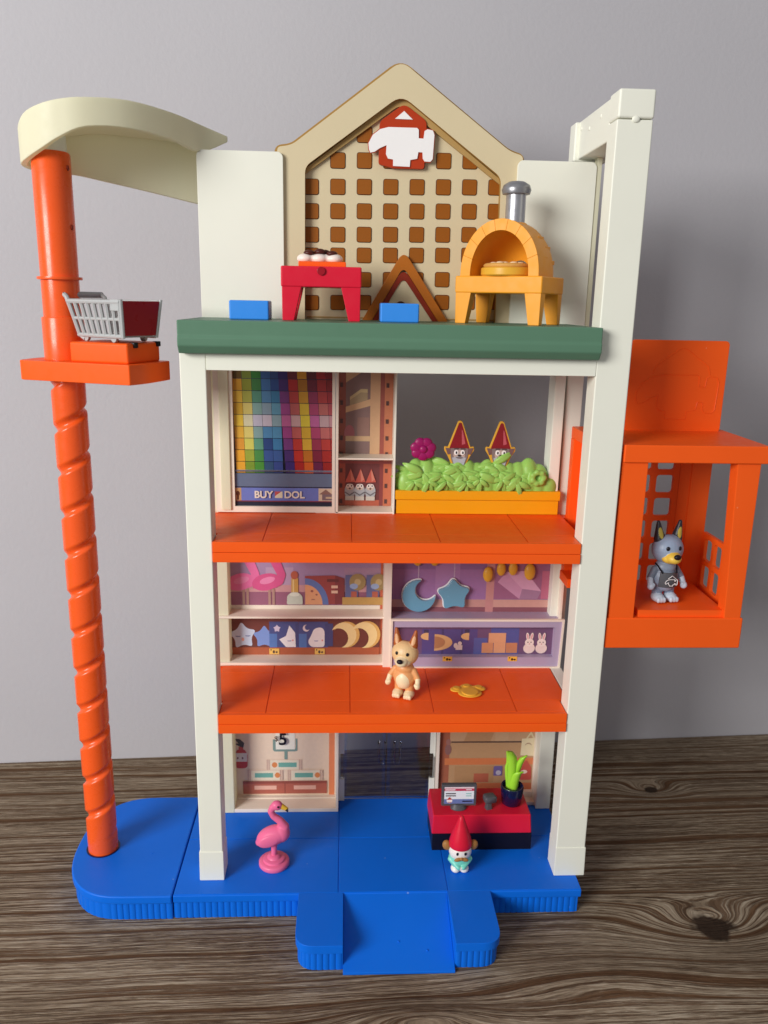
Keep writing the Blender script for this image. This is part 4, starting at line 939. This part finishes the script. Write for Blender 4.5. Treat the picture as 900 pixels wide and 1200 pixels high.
for i in range(nb):
    a = po[i * 4:i * 4 + 5]; b = pi_[i * 4:i * 4 + 5][::-1]
    MB().prism_y((a + b), -2.2, -1.85).build('arch_brick', 'yellow', OV, 0.035)
ch = MB().lathe([(.78, 7.2), (.74, 7.35), (.74, 9.4)], (.1, .1), 32).build('chimney', 'silver', OV, 0)
MB().lathe([(.72, 9.35), (1.02, 9.42), (1.1, 9.7), (.98, 10.05), (.6, 10.28), (.05, 10.36)], (.1, .1), 36).build('chimney_cap', 'silverd', ch, 0, angle=60)
MB().lathe([(1.15, 7.0), (.95, 7.3), (.8, 7.4)], (.1, .1), 32).build('chimney_collar', 'yellow', OV, 0, angle=60)
for (y, z, h) in ((-.4, 4.6, .35), (.6, 5.4, .3), (.1, 6.1, .3), (.9, 4.4, .3)):
    k = math.sqrt(max(0, 1 - ((z - zb) / Ho) ** 2)); BOX('brick_relief', 'yellow', dome, Ro * k - .5, Ro * k - .09, y - .5, y + .5, z, z + h, 0.05)
PZ = thing('pizza', 'round golden toy pizza on a yellow plate inside the arched oven', 'pizza', (22.05, 4.7, 49.29))
MB().lathe([(1.9, 0.0), (2.0, .1), (2.0, .55), (1.9, .62), (1.8, .64)], (0, 0), 40).build('plate', 'gold', PZ, 0)
MB().lathe([(1.78, .62), (1.84, .78), (1.7, .92), (1.45, .86), (.9, .92), (.2, .95)], (0, 0), 40).build('crust', 'crust', PZ, 0, angle=70)
tp = MB().ell((0, 0, 0), (.3, .24, .1)).build('topping', 'pale', PZ, loc=(-.7, -.6, .97))
for q in ((.3, -.8, .97), (.9, -.1, .97), (-.2, .2, 1.0), (-1.0, .3, .96), (.4, .7, .97)): copy_part(tp, PZ, q)

# ---- shopping cart
SC = thing('shopping_cart', 'grey toy shopping cart with dark red front panel on the orange platform', 'cart', (*pl(4.45, -.15), 44.06), -36)
Lc = 2.8; Wt, Wb = 1.75, 1.45
def side_pt(u, v, s):      # u 0..1 along, v 0..1 up
    xb, xt = -Lc + .75 + (2 * Lc - .75) * u, -Lc + .1 + (2 * Lc + .15) * u
    return (xb + (xt - xb) * v, s * (Wb + (Wt - Wb) * v), .45 + 2.35 * v)
for s in (-1, 1):
    sd = MB()
    for v, r in ((1.0, .17), (.5, .12), (0.0, .16)): sd.tube([side_pt(0, v, s), side_pt(.5, v, s), side_pt(1, v, s)], r, 8)
    so = sd.build('basket_side', 'grey', SC)
    for k in range(9):
        u = .02 + .96 * k / 8
        MB().tube([side_pt(u, 0, s), side_pt(u, 1, s)], .15, 6).build('slat', 'grey', so)
    BOX('corner_plate', 'grey', so, Lc - .75, Lc + .15, min(s * 1.66, s * 1.86), max(s * 1.66, s * 1.86), 2.2, 3.0, 0.08)
    MB().tube([(-Lc - .45, s * 1.6, 3.28), (-Lc - .1, s * 1.66, 3.1), (-Lc + .85, s * 1.4, .4), (-Lc + 1.3, s * 1.35, .15)], [.2, .17, .14, .14], 8).build('handle_arm', 'grey', SC)
    for wx in (-1.35, 1.7): MB().loft([[(wx + .3 * math.cos(R(a * 20)), s * 1.3 + dy, .31 + .3 * math.sin(R(a * 20))) for a in range(18)] for dy in (-.12, .12)]).build('wheel', 'grey', SC, 0.04)
MB().tube([(-Lc - .5, -1.75, 3.25), (-Lc - .5, 1.75, 3.25)], .24, 12).build('handle', 'silverd', SC)
MB().tube([(-Lc + .1, -1.7, 2.85), (-Lc + .1, 1.7, 2.85)], .14, 8).build('basket_back', 'grey', SC)
BOX('basket_bottom', 'grey', SC, -Lc + .9, Lc - .05, -1.42, 1.42, .38, .5, 0.03)
MB().loft([[(Lc - .02, -1.38, .5), (Lc + .14, -1.38, .5), (Lc + .14, 1.38, .5), (Lc - .02, 1.38, .5)], [(Lc + .22, -1.66, 2.9), (Lc + .38, -1.66, 2.9), (Lc + .38, 1.66, 2.9), (Lc + .22, 1.66, 2.9)]]).build('front_panel', 'redd', SC, 0.06)
for s in (-1, 1): MB().tube([(Lc + .05, s * 1.48, .35), (Lc + .34, s * 1.78, 3.0)], .13, 8).build('front_edge', 'grey', SC)

# ---- counter with monitor, scanner, plant
CT = thing('checkout_counter', 'red and black checkout counter on the blue base', 'counter', (22.3, 5.6, 0))
MB().taper((-4.42, 4.48, -2.15, 2.0), (-4.42, 4.48, -2.15, 2.0), 0, 1.7).build('counter_base', 'black', CT, 0.06)
MB().taper((-4.5, 4.42, -2.22, 2.0), (-4.38, 4.28, -2.16, 2.0), 1.72, 3.57).build('counter_top', 'red', CT, 0.10, 3)
MO = thing('checkout_monitor', 'dark grey monitor with printed sales screen on the red counter', 'monitor', (20.25, 4.5, 3.57))
ms = MB().loft([[(.72 * math.cos(R(a * 12)), .5 * math.sin(R(a * 12)), z) for a in range(30)] for z in (0, .1)] + [[(.5 * math.cos(R(a * 12)), .3 * math.sin(R(a * 12)) + .05, .45) for a in range(30)]]).build('stand', 'dark', MO, 0.02, angle=60)
mo_ = BOX('screen_case', 'dark', MO, -1.55, 1.55, -.12, .28, .3, 2.42, 0.06)
P = Print(-.125, step=0.003); P.rect(-1.32, .55, 1.32, 2.2, 'EEF2F8'); P.rect(-1.32, 1.8, 1.32, 2.05, 'C8405C'); P.rect(-1.32, 2.05, 1.32, 2.2, 'F0D8DC'); P.rect(-1.25, 1.87, -.35, 1.98, 'F4E4E6'); P.rect(.6, 1.89, 1.1, 1.98, 'F4E4E6')
P.rect(-1.2, 1.5, -.3, 1.6, '2A2230'); P.rect(-1.2, 1.28, -.3, 1.38, '2A2230'); P.rect(.6, 1.5, 1.08, 1.58, '86C4BC'); P.rect(.6, 1.28, 1.08, 1.36, '86C4BC')
P.rect(-1.32, .55, 1.32, 1.0, '6C7EB8'); P.rect(.3, .72, 1.2, .84, '1E1E3A'); P.ell(-.85, .86, .26, .24, 'F6EEEE'); P.poly([(-1.1, .95), (-.85, 1.22), (-.6, .95)], 'C03A34'); P.rect(-1.0, .66, -.7, .72, 'C03A34')
P.build('screen_print', mo_)
SN = thing('barcode_scanner', 'small grey barcode scanner between the monitor and plant pot', 'scanner', (22.95, 4.45, 3.57), 14)
MB().loft([[(x * w, y * d + o, z) for x, y in rrect(-1, 1, -1, 1, .4, 4)] for w, d, o, z in ((.3, .28, 0, 0), (.24, .24, 0, .35), (.26, .24, .02, .7))]).build('handle', 'dark', SN, 0, angle=60)
MB().loft([[(x * w + .08, y, z * h + .98) for x, z in rrect(-1, 1, -1, 1, .5, 4)] for w, h, y in ((.5, .26, -.42), (.56, .34, -.3), (.52, .32, .35), (.4, .22, .5))]).build('head', 'dark', SN, 0, angle=60)
PP = thing('potted_plant', 'bright green leafy plant in a glossy navy pot on the counter', 'plant', (25.15, 5.2, 3.57))
MB().lathe([(.72, 0), (.86, .12), (1.0, 1.2), (1.03, 1.72), (.98, 1.82), (.86, 1.78), (.82, 1.5), (.1, 1.48)], (0, 0), 40).build('pot', 'navy', PP, 0, angle=50)
def leaf(name, pts, ws, th, face=0):
    m = MB(); rings = []
    for i, (p, w) in enumerate(zip(pts, ws)):
        p = Vector(p); ca, sa = math.cos(R(face)), math.sin(R(face)); ring = []
        for k in range(12):
            a = 2 * math.pi * k / 12; u, v = w * math.cos(a), th * math.sin(a) - .35 * w * (math.cos(a) ** 2) * -1
            ring.append((p.x + u * ca - v * sa, p.y + u * sa + v * ca, p.z))
        rings.append(ring)
    return m.loft(rings).build(name, 'leaf', PP, 0, angle=70)
leaf('leaf', [(-.1, 0, 1.3), (-.08, 0, 2.4), (-.1, 0, 3.6), (-.2, 0, 4.6), (-.45, -.1, 5.2), (-.6, -.25, 5.35)], [.42, .5, .52, .46, .3, .1], .16)
leaf('leaf', [(.15, -.15, 1.3), (.2, -.2, 2.2), (.35, -.3, 3.0), (.55, -.42, 3.35), (.72, -.5, 3.42)], [.38, .42, .42, .36, .12], .14, 10)
leaf('leaf', [(.1, .1, 1.3), (.2, .1, 2.8), (.45, .05, 3.8), (.8, 0, 4.5), (1.1, -.05, 4.8)], [.3, .36, .34, .24, .08], .13, -15)
leaf('leaf', [(-.2, .1, 1.3), (-.4, .1, 2.6), (-.55, .1, 3.6), (-.5, .1, 4.2)], [.25, .26, .2, .08], .12, 20)

# ---- paw token
PW = thing('paw_token', 'flat golden yellow paw print lying on the orange middle floor', 'paw print', (20.5, 3.75, 15.31), 4)
blob('paw_pad', [('e', (.05, -.4, .12), (1.05, .85, .13), (0, 0, 0), 'E8AE3A'), ('e', (-.95, .35, .12), (.58, .5, .13), (0, 0, 20), 'E8AE3A'), ('e', (0.0, .7, .12), (.62, .5, .13), (0, 0, 0), 'E8AE3A'), ('e', (.98, .4, .12), (.62, .5, .13), (0, 0, -20), 'E8AE3A'), ('e', (0, .1, .11), (.9, .55, .11), (0, 0, 0), 'E8AE3A')], PW, .045, 3, 'gold')
MB().lathe([(.72, .2), (.70, .3), (.6, .31), (.05, .3)], (.05, -.42), 30).build('raised_pad', 'gold', PW, 0.02, angle=60)
rp = MB().lathe([(.3, .2), (.29, .28), (.22, .29), (.03, .28)], (0, 0), 20).build('raised_pad', 'gold', PW, loc=(-.95, .38, 0), angle=60)
for q in ((0, .72, 0), (.98, .42, 0)): copy_part(rp, PW, q)

# ---- flamingo
FL = thing('flamingo', 'pink plastic flamingo standing on a round foot on the blue base', 'flamingo', (4.05, 1.9, 0))
MB().lathe([(1.22, 0), (1.3, .1), (1.3, .38), (1.2, .48), (.95, .52), (.9, .68), (.75, .74), (.6, .76), (.5, .92), (.3, 1.0)], (0, 0), 40).build('foot', 'pink', FL, 0, angle=50)
C_ = 'F0719C'
nk = [(.75, 0, 3.05), (.92, 0, 3.7), (.55, 0, 4.3), (.0, 0, 4.75), (-.22, 0, 5.2), (-.05, 0, 5.6), (.3, 0, 5.78)]
blob('body', [('c', (0.0, 0, .8), (0.02, 0, 2.3), .24, .28, C_), ('e', (-.1, 0, 2.85), (1.45, .85, .85), (0, -22, 0), C_), ('e', (-.98, 0, 2.4), (.65, .5, .42), (0, -35, 0), C_), ('e', (.65, 0, 3.1), (.75, .7, .8), (0, 0, 0), C_)] + [('c', nk[i], nk[i + 1], [.52, .42, .33, .28, .27, .3, .3][i], [.42, .33, .28, .27, .3, .32, .3][i], C_) for i in range(6)] + [('e', (.3, 0, 5.78), (.5, .4, .42), (0, 0, 0), C_)], FL, .055, 5, 'pink')
for s in (-1, 1): MB().ell((-.35, s * .66, 2.75), (1.0, .2, .55), (0, -22, 0)).build('wing', 'pink', FL, 0)
blob('beak', [('c', (.7, 0, 5.68), (1.1, 0, 5.45), .25, .17, 'F4C23A'), ('c', (1.1, 0, 5.43), (1.2, 0, 5.2), .18, .08, '1A1412')], FL, .04, 2)
for s in (-1, 1): MB().ell((.45, s * .37, 5.85), (.1, .05, .1)).build('eye', 'black', FL)

# ---- gnome on the base
GN = thing('garden_gnome', 'little garden gnome with red pointed hat and brown moustache before the counter', 'gnome', (20.0, .95, 0))
blob('body', [('e', (0, 0, 1.15), (.98, .8, .85), (0, 0, 0), '78D8C4'), ('e', (0, -.03, 1.95), (.98, .86, .88), (0, 0, 0), 'F4ECE4'), ('e', (-.36, -.25, .32), (.42, .5, .34), (0, 0, 0), 'F6F0E8'), ('e', (.36, -.25, .32), (.42, .5, .34), (0, 0, 0), 'F6F0E8'), ('c', (-.85, -.2, 1.2), (-.2, -.85, .78), .22, .2, '78D8C4'), ('c', (.85, -.2, 1.2), (.2, -.85, .78), .22, .2, '78D8C4'), ('e', (0, -.9, .74), (.18, .14, .14), (0, 0, 0), 'F0E4D8')], GN, .05, 3)
MB().lathe([(.97, 2.42), (1.0, 2.55), (.95, 2.85), (.76, 3.55), (.48, 4.3), (.27, 4.9), (.2, 5.12), (.08, 5.24), (.02, 5.26)], (0, .05), 36).build('hat', 'red', GN, 0, angle=70)
for s in (-1, 1):
    MB().ell((s * 1.15, .1, 2.35), (.38, .3, .46), (0, s * 12, 0)).build('ear', plastic('ear_brown', 'A8763E', .45) if s < 0 else bpy.data.materials['ear_brown'], GN)
    MB().ell((s * .34, -.84, 2.12), (.11, .06, .15)).build('eye', 'black', GN)
    MB().ell((s * .28, -.9, 1.62), (.34, .13, .17), (0, s * 14, 0)).build('moustache', bpy.data.materials['ear_brown'], GN)
MB().ell((0, -.98, 1.74), (.14, .12, .12)).build('nose', bpy.data.materials['ear_brown'], GN)

# ---- two plain toy dogs
def toy_dog(name, label, loc, rz, H, c, apron=False):
    T = thing(name, label, 'toy dog', loc, rz); k = H / 6.2; e = lambda p, r, rot, h: ('e', tuple(k * q for q in p), tuple(k * q for q in r), rot, h); cp = lambda a, b, r0, r1, h: ('c', tuple(k * q for q in a), tuple(k * q for q in b), k * r0, k * r1, h)
    pr = [e((0, 0, 1.75), (.98, .78, 1.05), (0, 0, 0), c['body']), e((0, -.02, 2.6), (.8, .66, .6), (0, 0, 0), c['body']), e((0, -.05, 3.95), (1.16, .98, 1.08), (0, 0, 0), c['head']),
          e((0, -.95, 3.55), (.56, .62, .42), (12, 0, 0), c['muzzle']), e((0, -.72, 3.42), (.72, .5, .4), (0, 0, 0), c['muzzle']), e((0, -.3, 1.65), (.72, .56, .85), (0, 0, 0), c['belly'])]
    for s in (-1, 1):
        pr += [e((s * .5, -.25, .34), (.46, .62, .36), (0, 0, 0), c['foot']), cp((s * .48, -.05, .5), (s * .45, 0, 1.2), .36, .42, c['leg']), cp((s * .82, -.05, 2.45), (s * 1.22, -.2, 1.85), .27, .23, c['arm']), cp((s * 1.22, -.2, 1.85), (s * 1.28, -.45, 1.45), .23, .22, c['hand']), e((s * 1.3, -.55, 1.3), (.25, .28, .27), (0, 0, 0), c['hand']), e((s * 1.12, -.62, 1.42), (.12, .15, .14), (0, 0, 0), c['hand']),
               cp((s * .66, .05, 4.7), (s * .86, .08, 5.95), .42, .14, c['ear'])]
        for q in (-.2, 0.02, .24): pr.append(e((s * .5 + q, -.78, .28), (.15, .16, .22), (0, 0, 0), c['foot']))
    pr += [cp((0, .7, 1.2), (0, 1.35, 1.7), .24, .12, c['ear'])]
    pt = [e((0, .75, 4.2), (1.3, 1.0, 1.2), (0, 0, 0), c['ear']), e((0, .75, 1.9), (1.2, .6, 1.2), (0, 0, 0), c['back'])]
    for s in (-1, 1): pt.append(e((s * .76, -.33, 5.3), (.2, .25, .5), (0, s * 9, 0), c['inner']))
    blob('body', pr, T, .05 * k, 4, paint=pt)
    MB().ell((0, -1.5 * k, 3.74 * k), (.27 * k, .2 * k, .2 * k)).build('nose', 'black', T)
    for s in (-1, 1): MB().ell((s * .47 * k, -.93 * k, 4.22 * k), (.13 * k, .08 * k, .16 * k), (0, 0, s * 22)).build('eye', 'black', T)
    return T, k
toy_dog('toy_dog', 'tan toy dog with orange ears standing on the orange middle floor', (15.0, 3.15, 15.31), -22, 6.1,
        dict(body='E8A468', head='EBC48E', muzzle='F0DCB4', belly='F6E2B8', foot='EED6AC', leg='E8A468', arm='E8A468', hand='F4DEB4', ear='B05A22', back='C0702E', inner='E0A878'))
T, k = toy_dog('toy_dog', 'slate grey toy dog wearing a grey apron inside the orange elevator', (35.95, 2.9, 24.0), 8, 6.9,
        dict(body='8C98AC', head='94A4BC', muzzle='E8C04A', belly='98A6BC', foot='C8D4E2', leg='7E8CA4', arm='7C8698', hand='C0CCDC', ear='23242E', back='3A3E4C', inner='B8A848'))
ap = MB().loft([[(x * w * k, (-.86 + .30 * x * x) * k + dy, z * k) for x in (-1, -.6, -.2, .2, .6, 1)] + [(x * w * k, (-.80 + .30 * x * x) * k + dy + .05, z * k) for x in (1, .6, .2, -.2, -.6, -1)] for w, z, dy in ((.72, 1.25, -.08), (.74, 1.7, -.14), (.62, 2.35, -.02))]).build('apron', 'dark', T, 0.02)
MB().tube([(((a - 288) * .0030) * k, -1.06 * k, (1.72 - (b - 440) * .0026) * k) for a, b in ham + [ham[0]]], .028, 6).build('apron_emblem', 'white', ap)
MB().tube([(((a - 288) * .0030) * k, -1.04 * k, (1.72 - (b - 440) * .0026) * k) for a, b in ((200, 340), (298, 255), (400, 340))], .028, 6).build('apron_emblem', 'white', ap)
for s in (-1, 1): MB().tube([(s * .55 * k, -.72 * k, 2.3 * k), (s * .74 * k, -.3 * k, 2.75 * k), (s * .75 * k, .1 * k, 2.85 * k)], .06 * k, 8).build('apron_strap', 'black', ap)
